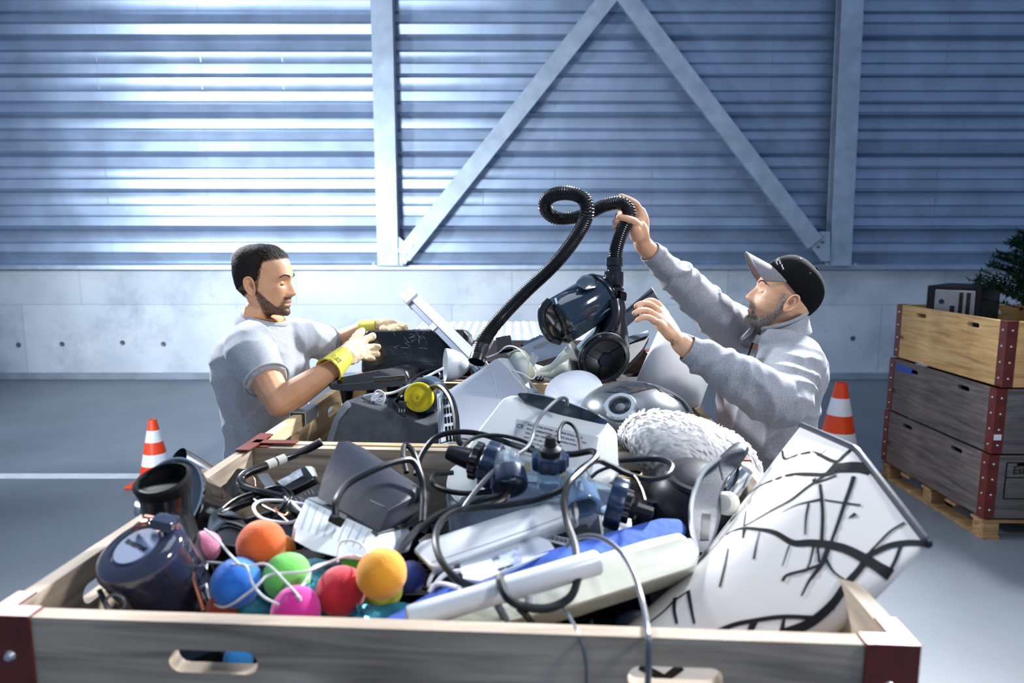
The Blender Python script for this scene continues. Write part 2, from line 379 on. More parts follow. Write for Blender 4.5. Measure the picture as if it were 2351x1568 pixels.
AA = math.radians(3.4); UX = V((math.cos(AA), -math.sin(AA), 0)); UY = V((math.sin(AA), math.cos(AA), 0))
ORG = V((-.70, .868, 0)); RIM = 1.34
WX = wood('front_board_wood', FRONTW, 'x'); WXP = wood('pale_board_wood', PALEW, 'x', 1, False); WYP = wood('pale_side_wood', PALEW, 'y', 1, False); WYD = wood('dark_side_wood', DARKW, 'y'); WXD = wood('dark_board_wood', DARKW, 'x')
def inner(i): return ORG+UY*(.812*i)
crate(inner(0), UX, UY, 1.2, .8, .94, RIM, (WX, wood('side_wood_front', FRONTW, 'y')), 'nearest open wooden crate with red corners, string of ball lamps and printed lampshade inside', slots=(.256, .757))
c2 = crate(inner(1), UX, UY, 1.2, .8, .94, RIM, (WXP, WYP), 'middle open wooden crate between the two workers, black wedge speaker and silver vacuum inside')
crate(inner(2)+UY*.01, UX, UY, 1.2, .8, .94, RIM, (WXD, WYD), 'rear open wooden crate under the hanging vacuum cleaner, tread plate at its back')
for i in range(3):
    for j in range(2):
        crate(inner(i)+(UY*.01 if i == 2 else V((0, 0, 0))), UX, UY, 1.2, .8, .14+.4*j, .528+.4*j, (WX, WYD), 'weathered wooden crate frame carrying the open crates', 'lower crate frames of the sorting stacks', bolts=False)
def pallet(org, ux, uy, W_, D_, label, group=None):
    up = V((0, 0, 1)); t = thing('wooden_pallet', label, 'pallet', org+ux*W_/2+uy*D_/2, group); WP = wood('pallet_wood', ['#8a6a45', '#b08a5c', '#cdaa78'], 'x', 1, False)
    R = Matrix((ux, uy, up)).transposed()
    for i in range(3):
        for j in range(3): MB().box(org+ux*(.06+(W_-.12)*i/2)+uy*(.06+(D_-.12)*j/2)+up*.065, (.10, .10, .085), R).build('block', WP, t, smooth=False, bevel=.003)
        MB().box(org+ux*(.06+(W_-.12)*i/2)+uy*D_/2+up*.011, (.10, D_, .022), R).build('bottom_board', WP, t, smooth=False)
    for j in range(5): MB().box(org+ux*W_/2+uy*(.06+(D_-.12)*j/4)+up*.117, (W_, .11, .018), R).build('deck_board', WP, t, smooth=False)
    return t
for i in range(3): pallet(inner(i)+(UY*.01 if i == 2 else V((0, 0, 0))), UX, UY, 1.2, .8, 'wooden pallet under the open sorting crates', 'pallets under the sorting crates')
# galvanised clip on the left rim of the middle crate, red hooks at the joint
def rimpt(v, u=0, z=RIM): return ORG+UX*u+UY*v+V((0, 0, z))
R3 = Matrix((UX, UY, V((0, 0, 1)))).transposed()
pc = PZ(700, 942, RIM); vv = (pc-rimpt(0)).dot(UY)
m_ = MB().box(rimpt(vv, .012, RIM+.006), (.045, .11, .004), R3).box(rimpt(vv, .036, RIM-.012), (.004, .11, .038), R3).box(rimpt(vv, -.010, RIM-.012), (.004, .11, .038), R3)
tag(m_.build('rim_clamp', M_GALV, smooth=False, bevel=.001), 'galvanised metal clamp over the left rim of the middle crate', 'clamp')
m_ = MB().box(rimpt(.80, .02, RIM+.007), (.035, .14, .004), R3).box(rimpt(.803, .07, RIM+.007), (.11, .028, .004), R3).box(rimpt(.86, .015, RIM+.003), (.028, .03, .012), R3)
tag(m_.build('corner_hook', M_RED, smooth=False, bevel=.001), 'red steel hook joining the first two crates at the left rim', 'hook')

# stack at the right
SX = V((.995, -.02, 0)).normalized(); SY = V((-.0, 1, 0)); sorg = V((2.93, 4.14, 0))
pallet(sorg, SX, SY, .95, 1.2, 'wooden pallet on the floor under the tall right crate stack')
lab = ['lowest weathered wooden crate of the right stack, label frame on its front', 'middle grey wooden crate of the right stack, with a blue tape strip', 'top fresh pine crate of the right stack, computer case inside']
DW = wood('stack_dark_wood', ['#4b4644', '#6a5f5a', '#857a73'], 'y'); DWx = wood('stack_dark_wood_x', ['#4b4644', '#6a6462', '#85807c'], 'x')
cr = []
for k in range(3):
    off = [V((0, 0, 0)), V((.01, 0, 0)), V((.035, 0, 0))][k]
    ms = (wood('pine_wood_x', PINEW, 'x'), wood('pine_wood_y', PINEW, 'y')) if k == 2 else (DWx, DW)
    cr.append(crate(sorg+off, SX, SY, .95, 1.2, .142+.414*k, .142+.414*k+.40, ms, lab[k], None))
sx0 = sorg.x-.003
tag(MB().box((sx0+.011, 5.14, .90), (.004, .20, .045)).build('blue_tape', mat('blue_tape', '#1746a8', .5, 0, .1, 20)), 'blue tape strip on the middle crate of the right stack', 'tape')
def text(s_, size, mat_, parent, M, name='lettering', depth=.0006, align='CENTER'):
    cu = bpy.data.curves.new(name, 'FONT'); cu.body = s_; cu.size = size; cu.extrude = depth; cu.align_x = align; cu.align_y = 'CENTER'
    o_ = bpy.data.objects.new(name, cu); COL.objects.link(o_)
    dg = bpy.context.evaluated_depsgraph_get(); me = bpy.data.meshes.new_from_object(o_.evaluated_get(dg)); bpy.data.objects.remove(o_)
    me.materials.clear(); me.materials.append(mat_)
    off = WL[parent.name] if parent is not None else V((0, 0, 0))
    me.transform(Matrix.Translation(-off) @ M)
    o_ = bpy.data.objects.new(name, me); COL.objects.link(o_); WL[o_.name] = off
    if parent is not None: o_.parent = parent
    return o_
def basis(o, x, y):
    x = V(x).normalized(); y = V(y); z_ = x.cross(y).normalized(); y = z_.cross(x)
    return Matrix.Translation(o) @ Matrix((x, y, z_)).transposed().to_4x4()
M_INK = mat('black_ink', '#15161a', .6, 0, .05, 10); M_GINK = mat('grey_ink', '#6d7684', .6, 0, .05, 10)
pp = V((sorg.x+.16, 4.132, .42))
o = cr[0]
MB().box((sorg.x+.035, 4.133, .66), (.045, .003, .035)).build('white_sticker', M_WBAND, o, smooth=False)
text('Etikette', .07, M_INK, o, basis(pp+V((.10, 0, .03)), (1, 0, 0), (0, 0, 1)))
m_ = MB()
for a_, b_ in (((-.05, -.15), (.5, -.15)), ((-.05, .08), (.5, .08)), ((-.05, -.15), (-.05, .08)), ((-.05, -.015), (.5, -.015)), ((.5, -.15), (.5, .08))):
    m_.bar(pp+V((a_[0], .002, a_[1])), pp+V((b_[0], .002, b_[1])), .006, .003, (0, 1, 0))
m_.build('label_frame', M_INK, o, smooth=False)
# computer case
cx = V((.68, -.733, 0)); cy = V((.733, .68, 0)); Rr = Matrix((cx, cy, V((0, 0, 1)))).transposed()
kc = P(2192, 700, 4.78); kc.z = 0; bx = kc-cx*.17+cy*.25+V((.20, .03, 1.372))
t = thing('computer_case', 'black desktop computer case with silver front lying on the top crate of the right stack', 'computer case', (bx.x, bx.y, 1.212))
MB().box(bx, (.34, .50, .32), Rr).build('case_shell', M_BLKM, t, bevel=.006)
fp = MB().box(bx+Rr @ V((.01, -.254, 0.0)), (.25, .012, .27), Rr).build('front_panel', M_SILV, t, bevel=.005)
for dx in (.05, .095): MB().box(bx+Rr @ V((dx, -.262, .03)), (.025, .004, .18), Rr).build('drive_slot', M_BLK, fp, bevel=.002)
MB().lathe([(0, .006), (.016, .005), (.018, 0)], bx+Rr @ V((-.07, -.26, .05)), Rr @ V((0, -1, 0)), 16).build('power_button', M_BLK, fp)
MB().box(bx+Rr @ V((0, -.262, 0)), (.03, .004, .05), Rr).build('port_panel', M_BLK, fp, bevel=.002)
cb_ = MB().box((3.44, 4.78, 1.09), (.80, .95, .24)); tag(cb_.build('cardboard_box', mat('cardboard', '#8a6c4c', .85, 0, .1, 12), bevel=.004), 'brown cardboard box inside the top pine crate under the computer case', 'box')
# artificial fir tree (needles)
t = thing('artificial_fir_tree', 'dark green artificial fir tree standing in the right crate stack beside the computer case', 'christmas tree', (3.72, 4.75, 1.2))
rr_ = random.Random(5); tc0 = P(2352, 690, 4.75); tx = tc0.x+.10
MB().tube([(tx, 4.75, 1.21), (tx, 4.75, 1.95)], [.02, .008], 8, 2).build('trunk', mat('tree_stem', '#3b3a2c', .8), t)
n_ = MB(); br_ = MB()
for i in range(150):
    z_ = 1.36+.50*(i/150); L_ = .40*(1-(z_-1.36)/.62)+.08; a_ = i*2.4+rr_.random(); d = V((math.cos(a_), math.sin(a_)*.8, .25+rr_.random()*.2)); p0 = V((tx, 4.75, z_)); p1 = p0+d*L_; br_.tube([p0, p1], .003, 5, 1)
    for q in range(95):
        f = .12+.88*rr_.random(); b0 = p0+(p1-p0)*f; dn = (d*.7+V((rr_.gauss(0, 1), rr_.gauss(0, 1), rr_.gauss(0, 1)))*.6).normalized()*rr_.uniform(.025, .045)
        sd = dn.cross(V((.3, .2, 1))).normalized()*.0065; n_.add([b0-sd, b0+sd, b0+dn, b0+sd.cross(dn).normalized()*.0015], [[0, 1, 2], [1, 3, 2], [3, 0, 2]])
br_.build('branches', mat('twig', '#2f3a28', .8), t); n_.build('needles', mat('fir_needles', '#1c3b2a', .55, 0, .3, 20), t, smooth=False, fix=False)
# ================================================================ helpers for the scrap
from mathutils.bvhtree import BVHTree
def rpoly(pts, r=.15, n=4):
    """round the corners of a closed 3-D polygon; r = share of the shorter edge"""
    out = []; L = len(pts); pts = [V(p) for p in pts]
    for i in range(L):
        a, b, c = pts[i-1], pts[i], pts[(i+1) % L]; k = min((a-b).length, (c-b).length)*min(r, .49)
        p0 = b+(a-b).normalized()*k; p1 = b+(c-b).normalized()*k
        for j in range(n+1):
            t = j/n; out.append(p0*(1-t)**2+b*2*t*(1-t)+p1*t*t)
    return out
def pillow(m, poly, th, r=.2, inset=.06, e=.2, mi=0, back=None, n=4):
    """a rounded-edged slab: poly is its visible face, th its thickness vector"""
    q = rpoly(poly, r, n); c = sum(q, V())/len(q); th = V(th); rings = []
    bk = 1 if back is None else back
    for f, s in ((0, 1-inset), (.02, 1-inset*.55), (e*.5, 1-inset*.15), (e, 1), (1-e, bk), (1-e*.5, bk*(1-inset*.15)), (1, bk*(1-inset))):
        rings.append([c+(p-c)*s+th*f for p in q])
    return m.loft(rings, mi=mi)
def sring(c, u, v, n=28, p=3.0):
    out = []
    for i in range(n):
        a = 2*PI*i/n; ca, sa = math.cos(a), math.sin(a)
        out.append(V(c)+V(u)*(math.copysign(abs(ca)**(2/p), ca))+V(v)*(math.copysign(abs(sa)**(2/p), sa)))
    return out
def bvh(o):
    me = o.data; M = WL[o.name]
    if o.modifiers:
        dg = bpy.context.evaluated_depsgraph_get(); dg.update(); me = bpy.data.meshes.new_from_object(o.evaluated_get(dg))
    return BVHTree.FromPolygons([v.co+M for v in me.vertices], [p.vertices[:] for p in me.polygons])
CAM = V((0, 0, CAMZ))
def hit(t, px, py):
    d = ray(px, py).normalized(); h = t.ray_cast(CAM, d)
    if h[0] is None: return None, None
    n = h[1] if h[1].dot(d) < 0 else -h[1]
    return h[0], n
def ribbon(m, t, pts, w_, off=.0008, k=5, mi=0, taper=False):
    """a line of width w_ metres drawn on the surface t along the outline points pts"""
    cp = catmull([V((a[0], a[1], 0)) for a in pts], k) if len(pts) > 2 else [V((pts[0][0], pts[0][1], 0)).lerp(V((pts[1][0], pts[1][1], 0)), i/8) for i in range(9)]
    hs = [hit(t, p.x, p.y) for p in cp]; L = len(cp); run = []
    for i, (h, n) in enumerate(hs+[(None, None)]):
        if h is None or (run and (h-run[-1][0]).length > .06):
            if len(run) > 1:
                vs = []
                for j, (a, nn, f) in enumerate(run):
                    d = (run[min(j+1, len(run)-1)][0]-run[max(j-1, 0)][0]).normalized(); s = d.cross(nn).normalized()
                    ww = (w_ if not isinstance(w_, (list, tuple)) else w_[0]+(w_[1]-w_[0])*f)/2
                    vs += [a+s*ww+nn*off, a-s*ww+nn*off]
                m.add(vs, [[2*j, 2*j+1, 2*j+3, 2*j+2] for j in range(len(run)-1)], mi)
            run = []
        if h is not None: run.append((h, n, i/L))
    return m
def patch(m, t, poly, off=.0008, n=8, mi=0):
    """a sticker laid on surface t inside the quad poly (4 picture points)"""
    a, b, c, d = poly; g = {}; vs = []
    for j in range(n+1):
        for i in range(n+1):
            u, v = i/n, j/n; x = (a[0]*(1-u)+b[0]*u)*(1-v)+(d[0]*(1-u)+c[0]*u)*v; y = (a[1]*(1-u)+b[1]*u)*(1-v)+(d[1]*(1-u)+c[1]*u)*v
            h, nn = hit(t, x, y)
            if h is not None: g[i, j] = len(vs); vs.append(h+nn*off)
    fs = [[g[i, j], g[i+1, j], g[i+1, j+1], g[i, j+1]] for j in range(n) for i in range(n) if all(k in g for k in ((i, j), (i+1, j), (i+1, j+1), (i, j+1)))]
    return m.add(vs, fs, mi)
def cable(pts, r, m, label, cat='cable', name='power_cable', parent=None, n=8, group=None):
    o = MB().tube([P(*a) if len(a) == 3 and a[0] > 5 else V(a) for a in pts], r, n, 6).build(name, m, parent)
    return tag(o, label, cat, group)
def midpt(pts): return sum(pts, V())/len(pts)
def hull(m, pts, mi=0):
    bm = bmesh.new()
    for p in pts: bm.verts.new(V(p))
    r = bmesh.ops.convex_hull(bm, input=bm.verts[:])
    bmesh.ops.delete(bm, geom=[v for v in bm.verts if not v.link_faces], context='VERTS'); bmesh.ops.dissolve_limit(bm, angle_limit=.12, verts=bm.verts[:], edges=bm.edges[:])
    bm.verts.ensure_lookup_table(); bm.verts.index_update()
    m.add([v.co.copy() for v in bm.verts], [[v.index for v in f.verts] for f in bm.faces], mi); bm.free(); return m
# ================================================================ fill inside the crates
rs = random.Random(3)
def fill(k, ztop, n, label, mats):
    m = MB()
    for i in range(n):
        u = rs.uniform(.12, 1.08); v = rs.uniform(.12, .68); z_ = rs.uniform(ztop-.10, ztop-.03)-(.05 if v < .3 else 0)
        c = inner(k)+UX*u+UY*v+V((0, 0, z_)); R_ = Matrix.Rotation(rs.uniform(0, 3), 3, 'Z') @ Matrix.Rotation(rs.uniform(-.5, .5), 3, 'X')
        ty = rs.random(); mi = rs.choice([0, 0, 0, 1, 2])
        if ty < .45: m.box(c, (rs.uniform(.05, .12), rs.uniform(.04, .09), rs.uniform(.02, .06)), R_, mi)
        elif ty < .6: m.lathe([(0, -.03), (.03, -.03), (.03, .03), (.02, .034), (0, .034)], c, R_ @ V((0, .3, 1)), 14, mi)
        else:
            p = [c+V((rs.gauss(0, .05), rs.gauss(0, .05), rs.gauss(0, .015)+.01)) for _ in range(5)]; m.tube(p, .004, 6, 5, mi=mi)
    m.box(inner(k)+UX*.6+UY*.4+V((0, 0, ztop-.14)), (1.14, .74, .08), R3)
    o = m.build('mixed_scrap', mats, None); tag(o, label, 'scrap', kind='stuff')
FM = [M_BLKM, M_NAVY, M_CBL]
fill(0, 1.235, 130, 'jumble of small dark parts and cables filling the nearest crate', FM)
fill(1, 1.25, 120, 'jumble of dark parts filling the middle crate', FM)
fill(2, 1.28, 90, 'jumble of black electronics parts filling the rear crate', FM)

# ================================================================ front crate
# --- cordless hand vacuum with dust bin
t = thing('hand_vacuum', 'glossy black hand vacuum with smoked bin and rose gold trim in the nearest crate', 'hand vacuum', P(330, 1330, 1.06))
M_SMOKE = mat('smoked_plastic', '#282b3a', .12, 0, .1, 6, coat=.8); M_ROSE = mat('rose_gold', '#c98d78', .25, .9, .06, 20)
M_SMOKEL = mat('smoked_lid', '#2b2f45', .1, 0, .1, 6, coat=1)
ax = V((-.20, -.40, .88)).normalized(); c0 = P(322, 1266, 1.0)
xl, yl, _d = frame(ax)
MB().lathe([(0, -.15), (.052, -.15), (.060, -.13), (.0635, -.05), (.065, -.02), (.0635, -.008)], c0, ax, 48).build('dust_bin', M_SMOKE, t)
lid = MB().lathe([(.065, -.014), (.066, -.004), (.062, .006), (.052, .012), (.040, .013), (.036, .009), (0, .010)], c0, ax, 48).build('bin_lid', M_SMOKEL, t)
MB().lathe([(.033, .008), (.033, .0135), (0, .0135)], c0, ax, 40).build('badge', mat('badge_grey', '#7f8fb3', .5, 0, .04, 10), lid, label='round grey badge')
ty = (V((0, 0, 1))-ax*ax.z).normalized(); tx = ty.cross(ax)
text('SILVERTONE', .0095, M_INK, lid, basis(c0+ax*.0142, tx+ty*-.12, ty))
MB().tube([c0-xl*.03+yl*0+ax*-.05+V((-.03, -.066, -.0)), c0+ax*-.05+V((-.03, -.07, -.035)), c0+ax*-.05+V((-.008, -.075, -.06))], .004, 8, 4).build('latch', M_BLK, t)
lp = P(265, 1385, .935); MB().tube([lp+V((.014*math.cos(a*PI/4), 0, .013*math.sin(a*PI/4))) for a in range(8)], .0022, 6, 3, True).build('button_ring', M_GREYP, t)
n1, n2, n3, n4 = P(376, 1112, 1.12), P(385, 1180, 1.12), P(410, 1290, 1.10), P(440, 1420, 1.06)
MB().tube([n1, n2, n3, n4], [.041, .037, .043, .052], 24, 5).build('nozzle_tube', M_BLK, t)
axn = (n1-n2).normalized()
nz_ = MB().lathe([(.0415, -.012), (.044, 0), (.046, .010), (.040, .014), (.036, .004), (.030, -.02), (0, -.022)], n1, axn+V((0, -.35, 0)), 28).build('nozzle_rim', M_DK, t)
m_ = MB(); fx, fy, _ = frame(axn+V((0, -.35, 0)))
for i in range(90):
    a = 2*PI*i/90; b0 = n1+fx*math.cos(a)*.041+fy*math.sin(a)*.041; m_.add([b0, b0+fx*.002, b0+axn*.016-fx*math.cos(a)*.012-fy*math.sin(a)*.012, b0+fy*.002], [[0, 1, 2], [1, 3, 2], [3, 0, 2]])
m_.build('bristles', M_BLKM, nz_, smooth=False)
MB().tube([P(334, 1187, 1.03), P(365, 1193, 1.02), P(398, 1200, 1.02), P(408, 1225, 1.02), P(425, 1270, 1.02), P(445, 1330, 1.01), P(468, 1400, 1.0)], .0042, 8, 5).tube([P(308, 1215, 1.02), P(322, 1203, 1.01), P(338, 1200, 1.01)], .005, 8, 4).build('trim', M_ROSE, t, label='rose gold trim')
pillow(MB(), [P(340, 1192, 1.0), P(395, 1202, 1.0), P(390, 1225, 1.0), P(345, 1215, 1.0)], (0, .03, 0), .3).build('release_button', M_SMOKEL, t)
# --- chrome spotlight
a, b = P(352, 1152, 1.27), P(520, 1185, 1.40); ax = (a-b).normalized(); Ls = (a-b).length
t = thing('spotlight', 'chrome bowl spotlight lying at the left rim behind the black hand vacuum', 'lamp', (a+b)/2)
ax = (ax+V((0, -.55, .35))).normalized()
MB().lathe([(.030, -.16), (.045, -.13), (.055, -.08), (.062, -.045), (.072, -.02), (.079, -.004), (.080, .003), (.076, .004), (.072, -.008), (.055, -.03), (0, -.05)], a+V((.02, .02, .0)), ax, 40).build('reflector', M_CHROME, t)
MB().lathe([(.070, -.006), (.05, -.002), (0, .0)], a+V((.02, .02, .0)), ax, 40).build('glass', mat('lamp_glass', '#59626f', .15, 0, .1, 6, coat=.6), t)
c3 = P(428, 1088, 1.52)
t = thing('silver_lampshade', 'small silver metal shade with spotted dark inside behind the chrome spotlight', 'lampshade', c3)
shp = [(.052, .03), (.046, .0), (.034, -.05), (.028, -.075)]
MB().lathe([(r_-.0015, h_) for r_, h_ in shp][::-1]+shp, c3, V((-.7, -.6, .55)), 32).build('shade', M_CHROME, t)
MB().lathe([(.048, .028), (.043, -.0), (.03, -.05), (0, -.055)], c3, V((-.7, -.6, .55)), 32).build('lining', mat('spotted_black', '#0b0c10', .4, 0, .5, 60, col2='#2a2d33'), t)
# --- black scoop
t = thing('black_scoop', 'glossy black plastic scoop beside the coiled cables in the nearest crate', 'plastic part', P(510, 1220, 1.2))
q = [P(466, 1245, 1.14), P(478, 1180, 1.24), P(505, 1160, 1.30), P(545, 1175, 1.28), P(590, 1230, 1.16), P(580, 1262, 1.1)]
pillow(MB(), q, (0, .03, -.08), .25, .08).build('bowl', M_BLK, t)
MB().tube([P(470, 1235, 1.15), P(520, 1200, 1.21), P(590, 1222, 1.16)], .004, 8, 5).build('rim', M_NAVY, t)
# --- black frame box
t = thing('black_bracket_box', 'open black metal box frame leaning at the back left of the nearest crate', 'electronics part', P(550, 1120, 1.5))
MB().slab(PL([(512, 1135, 1.46), (528, 1076, 1.55), (560, 1080, 1.55), (545, 1150, 1.46)]), (0, .01, 0)).slab(PL([(512, 1135, 1.46), (528, 1076, 1.55), (533, 1078, 1.62), (518, 1135, 1.52)]), (.004, 0, 0)).build('side_plate', M_BLKM, t, smooth=False, bevel=.001)
MB().slab(PL([(590, 1090, 1.5), (604, 1086, 1.52), (626, 1118, 1.47), (612, 1122, 1.45)]), (0, .03, -.01)).build('bracket', M_GREYP, t, smooth=False, bevel=.001)
cable([(570, 1085, 1.52), (585, 1100, 1.50), (588, 1118, 1.46), (600, 1130, 1.44)], .0015, mat('copper', '#a3613c', .3, .8), None, None, 'copper_wire', t)
# --- black pipe with white bands
pp_ = PL([(735, 1016, 1.52), (700, 1034, 1.50), (655, 1052, 1.47), (610, 1070, 1.43), (572, 1084, 1.40), (553, 1100, 1.38), (562, 1118, 1.36), (600, 1130, 1.34), (650, 1142, 1.33)])
t = thing('bent_tube', 'bent black tube with two white bands rising above the coiled cables', 'tube', pp_[5])
MB().tube(pp_, .0092, 14, 6).build('tube_body', M_BLK, t)
for f0, f1 in ((0.04, .46), (.54, .98)):
    a = pp_[2].lerp(pp_[3], f0); b = pp_[2].lerp(pp_[3], f1); MB().tube([a, a.lerp(b, .5), b], .0105, 14, 2).build('white_band', M_CREAM, t)
MB().lathe([(.0095, 0), (.0095, .003), (0, .003)], pp_[0], pp_[0]-pp_[1], 14).build('end_cap', M_SILV, t)
# --- adapters
def brick(name, label, quad, th, mt, grp=None, ribs=0, lab=None):
    q = PL(quad); t = thing(name, label, 'power adapter', midpt(q)+V(th))
    o = pillow(MB(), q, th, .18, .05).build('adapter_body', mt, t)
    B = bvh(o)
    for i in range(ribs):
        f = .12+.62*i/max(1, ribs-1); a = V(quad[0]).lerp(V(quad[1]), f); b = V(quad[3]).lerp(V(quad[2]), f)
        a, b = a.lerp(b, .18), a.lerp(b, .85)
        ribbon(MB(), B, [(a.x, a.y), (b.x, b.y)], .0028).build('rib', M_GREYP, t, fix=False)
    if lab: patch(MB(), B, lab).build('sticker', mat('grey_sticker', '#9aa2b0', .5, 0, .25, 60), t, fix=False, label='pale printed sticker')
    return t
brick('power_adapter', 'black power adapter with pale sticker in the nearest crate, above the ribbed one', [(628, 1108, 1.42), (700, 1068, 1.5), (722, 1098, 1.46), (660, 1130, 1.38)], (.01, .03, -.03), M_BLK, lab=[(634, 1104), (690, 1076), (696, 1092), (650, 1118)])
brick('power_adapter', 'ribbed black power adapter below the adapter with the pale sticker', [(648, 1152, 1.33), (735, 1108, 1.42), (745, 1135, 1.38), (672, 1182, 1.28)], (.01, .03, -.04), M_BLKM, ribs=8)
pillow(MB(), PL([(700, 1070, 1.5), (716, 1070, 1.5), (724, 1092, 1.47), (708, 1098, 1.46)]), (0, .02, -.01), .2).build('adapter_lens', M_WHITE, bpy.data.objects['power_adapter'])
# --- coils
def coil(c, u, v, loops, r, m, name, label, tail=None, cat='cable'):
    q = []; r0 = random.Random(len(label))
    for i in range(loops*10+1):
        a = 2*PI*i/10; k = 1+.10*r0.uniform(-1, 1)-.12*(i/(loops*10)); q.append(c+u*math.cos(a)*k+v*math.sin(a)*k+V((0, 0, .012*math.sin(i*.7)+r0.uniform(-.004, .004))))
    if tail: q += tail
    return tag(MB().tube(q, r, 8, 4).build(name, m), label, cat)
coil(P(585, 1170, 1.29), V((.062, .005, 0)), V((.012, .055, .012)), 5, .0035, M_CBL, 'cable_coil', 'coil of black cable on the black scoop in the nearest crate')
cable([(555, 1142, 1.33), (590, 1128, 1.36), (632, 1128, 1.36), (665, 1150, 1.31), (690, 1172, 1.27), (712, 1188, 1.24)], .0036, M_WCBL, 'white cable arching over the black cable coil', name='white_cable')
cable([(708, 1160, 1.30), (650, 1150, 1.31), (600, 1150, 1.30), (582, 1165, 1.27), (600, 1190, 1.22), (650, 1200, 1.20), (680, 1196, 1.21), (700, 1180, 1.25)], .0034, M_WCBL, 'white cable looping low across the black cable coil', name='white_cable')
cable([(580, 1145, 1.33), (610, 1165, 1.28), (640, 1180, 1.25), (668, 1205, 1.2)], .003, M_CBL, 'thin black cable running under the white loops', name='black_cable')
cable([(632, 1168, 1.262), (640, 1178, 1.25), (655, 1184, 1.24), (662, 1178, 1.245)], .0025, mat('copper'), 'bare copper wire end among the coiled cables', name='copper_wire') if 0 else cable([(632, 1168, 1.262), (640, 1178, 1.25), (655, 1184, 1.24), (662, 1178, 1.245)], .0025, MC['copper'], 'bare copper wire end among the coiled cables', name='copper_wire')
# --- power unit (white ribbed shell, dark cap)
u = (P(868, 1220, 1.12)-P(700, 1138, 1.22))/2; cF = (P(868, 1220, 1.12)+P(700, 1138, 1.22))/2
cT = (P(955, 1120, 1.28)+P(782, 1015, 1.40))/2; vdir = V((.03, .075, -.035))
t = thing('transformer_unit', 'boxy transformer with white ribbed shell and dark grey cap, centre left of nearest crate', 'transformer', cF)
ax = (cT-cF)
M_SHELL = mat('ribbed_shell', '#b9c2c8', .3, 0, .04, 8); bk = V((.035, .10, -.03))
fr = PL([(700, 1140, 1.215), (866, 1218, 1.115), (884, 1255, 1.085), (868, 1292, 1.05), (800, 1288, 1.05), (720, 1268, 1.07), (664, 1236, 1.10), (668, 1212, 1.125)])
sh = hull(MB(), fr+[p+bk for p in fr]).build('shell', M_SHELL, t, bevel=.014, seg=4); B = bvh(sh)
for i in range(9):
    x0 = 712+i*17; ribbon(MB(), B, [(x0, 1156+i*7.6), (x0-20, 1216+i*5.5)], .0014, .0006).build('shell_rib', mat('rib_plastic', '#9aa4ac', .35), sh, fix=False)
fl = PL([(690, 1136, 1.22), (872, 1222, 1.11), (866, 1232, 1.10), (686, 1146, 1.21)])
hull(MB(), fl+[p+bk*1.05 for p in fl]).build('flange', M_BLKM, t, bevel=.002)
M_CAP = mat('cap_plastic', '#1a2030', .5, 0, .1, 10, .08, 60)
lowc = PL([(728, 1142, 1.20), (862, 1218, 1.115), (872, 1222, 1.11)])+[PL([(728, 1142, 1.20)])[0]+bk, P(862, 1218, 1.115)+bk]
mid_ = PL([(742, 1090, 1.25), (890, 1172, 1.14)]); topc = PL([(776, 1014, 1.34), (800, 1012, 1.36), (955, 1118, 1.25), (950, 1140, 1.22)])
cap = hull(MB(), lowc+mid_+[p+bk*.95 for p in mid_]+topc+[p+V((.02, .05, -.03)) for p in topc]).build('cap', M_CAP, t, bevel=.007, seg=3)
B = bvh(cap)
ribbon(MB(), B, [(745, 1088), (805, 1112), (835, 1140), (885, 1165)], .0018).build('cap_step', M_GREYP, cap, fix=False)
MB().box(P(775, 1190, 1.12), (.026, .02, .018), Matrix.Rotation(.5, 3, 'Y')).build('cable_gland', M_BLKM, t, bevel=.003)
cable([(770, 1185, 1.09), (772, 1150, 1.11), (800, 1110, 1.16), (860, 1078, 1.2), (920, 1058, 1.25), (948, 1060, 1.27), (966, 1095, 1.25), (972, 1140, 1.22), (970, 1200, 1.15)], .0062, M_CBL, 'thick black cable arching over the dark transformer cap')
cable([(933, 1085, 1.33), (926, 1050, 1.36), (930, 1022, 1.40), (950, 1040, 1.38), (966, 1095, 1.33), (975, 1150, 1.24), (972, 1195, 1.17)], .0058, M_CBL, 'black cable loop standing between transformer and pool controller')
# --- string of ball lamps
t = thing('string_light', 'string light of colourful cotton ball lamps on white cord, front of the nearest crate', 'string light', P(700, 1350, 1.0))
balls = [(470, 1256, 34, 1.13, '#c97a9c', 'dusty pink'), (600, 1250, 52, 1.06, '#f0641a', 'orange'), (640, 1265, 36, 1.12, '#e08a10', 'amber'), (543, 1338, 52, 1.0, '#1572d8', 'bright blue'),
         (659, 1323, 51, 1.02, '#6fd45c', 'light green'), (783, 1357, 54, .985, '#c8132c', 'red'), (876, 1317, 56, .97, '#f7a31b', 'golden orange'), (877, 1352, 46, 1.03, '#d6cf1e', 'lemon yellow'),
         (942, 1325, 36, 1.07, '#1f3a8a', 'dark blue'), (680, 1403, 53, .95, '#c5188a', 'magenta'), (520, 1396, 40, 1.0, '#a33a1c', 'rust red'), (822, 1296, 36, 1.09, '#4fb84c', 'grass green'), (548, 1512, 30, .93, '#1f86d0', 'sky blue')]
for i, (x, y, r_, Y, c, nm) in enumerate(balls):
    rad = r_/1600*(P(x, y, Y)-CAM).length*.96
    def fn(a, b, c_=P(x, y, Y), rad=rad, i=i):
        th_ = 2*PI*a; ph = PI*(b-.5)*.998; d = V((math.cos(th_)*math.cos(ph), math.sin(th_)*math.cos(ph), math.sin(ph)))
        return c_+d*rad*(1+.018*noise.noise(d*2.5+V((i*7, 0, 0))))
    b_ = MB().grid(fn, 48, 26, 0, True).build('ball_lamp', mat('cotton_'+nm.replace(' ', '_'), c, .8, 0, .05, 30, .35, 240, sheen=.3, stretch=(1, 1, 3)), t, label=nm+' cotton ball lamp')
M_CORD = mat('white_cord', '#d7dadb', .45, 0, .04, 30)
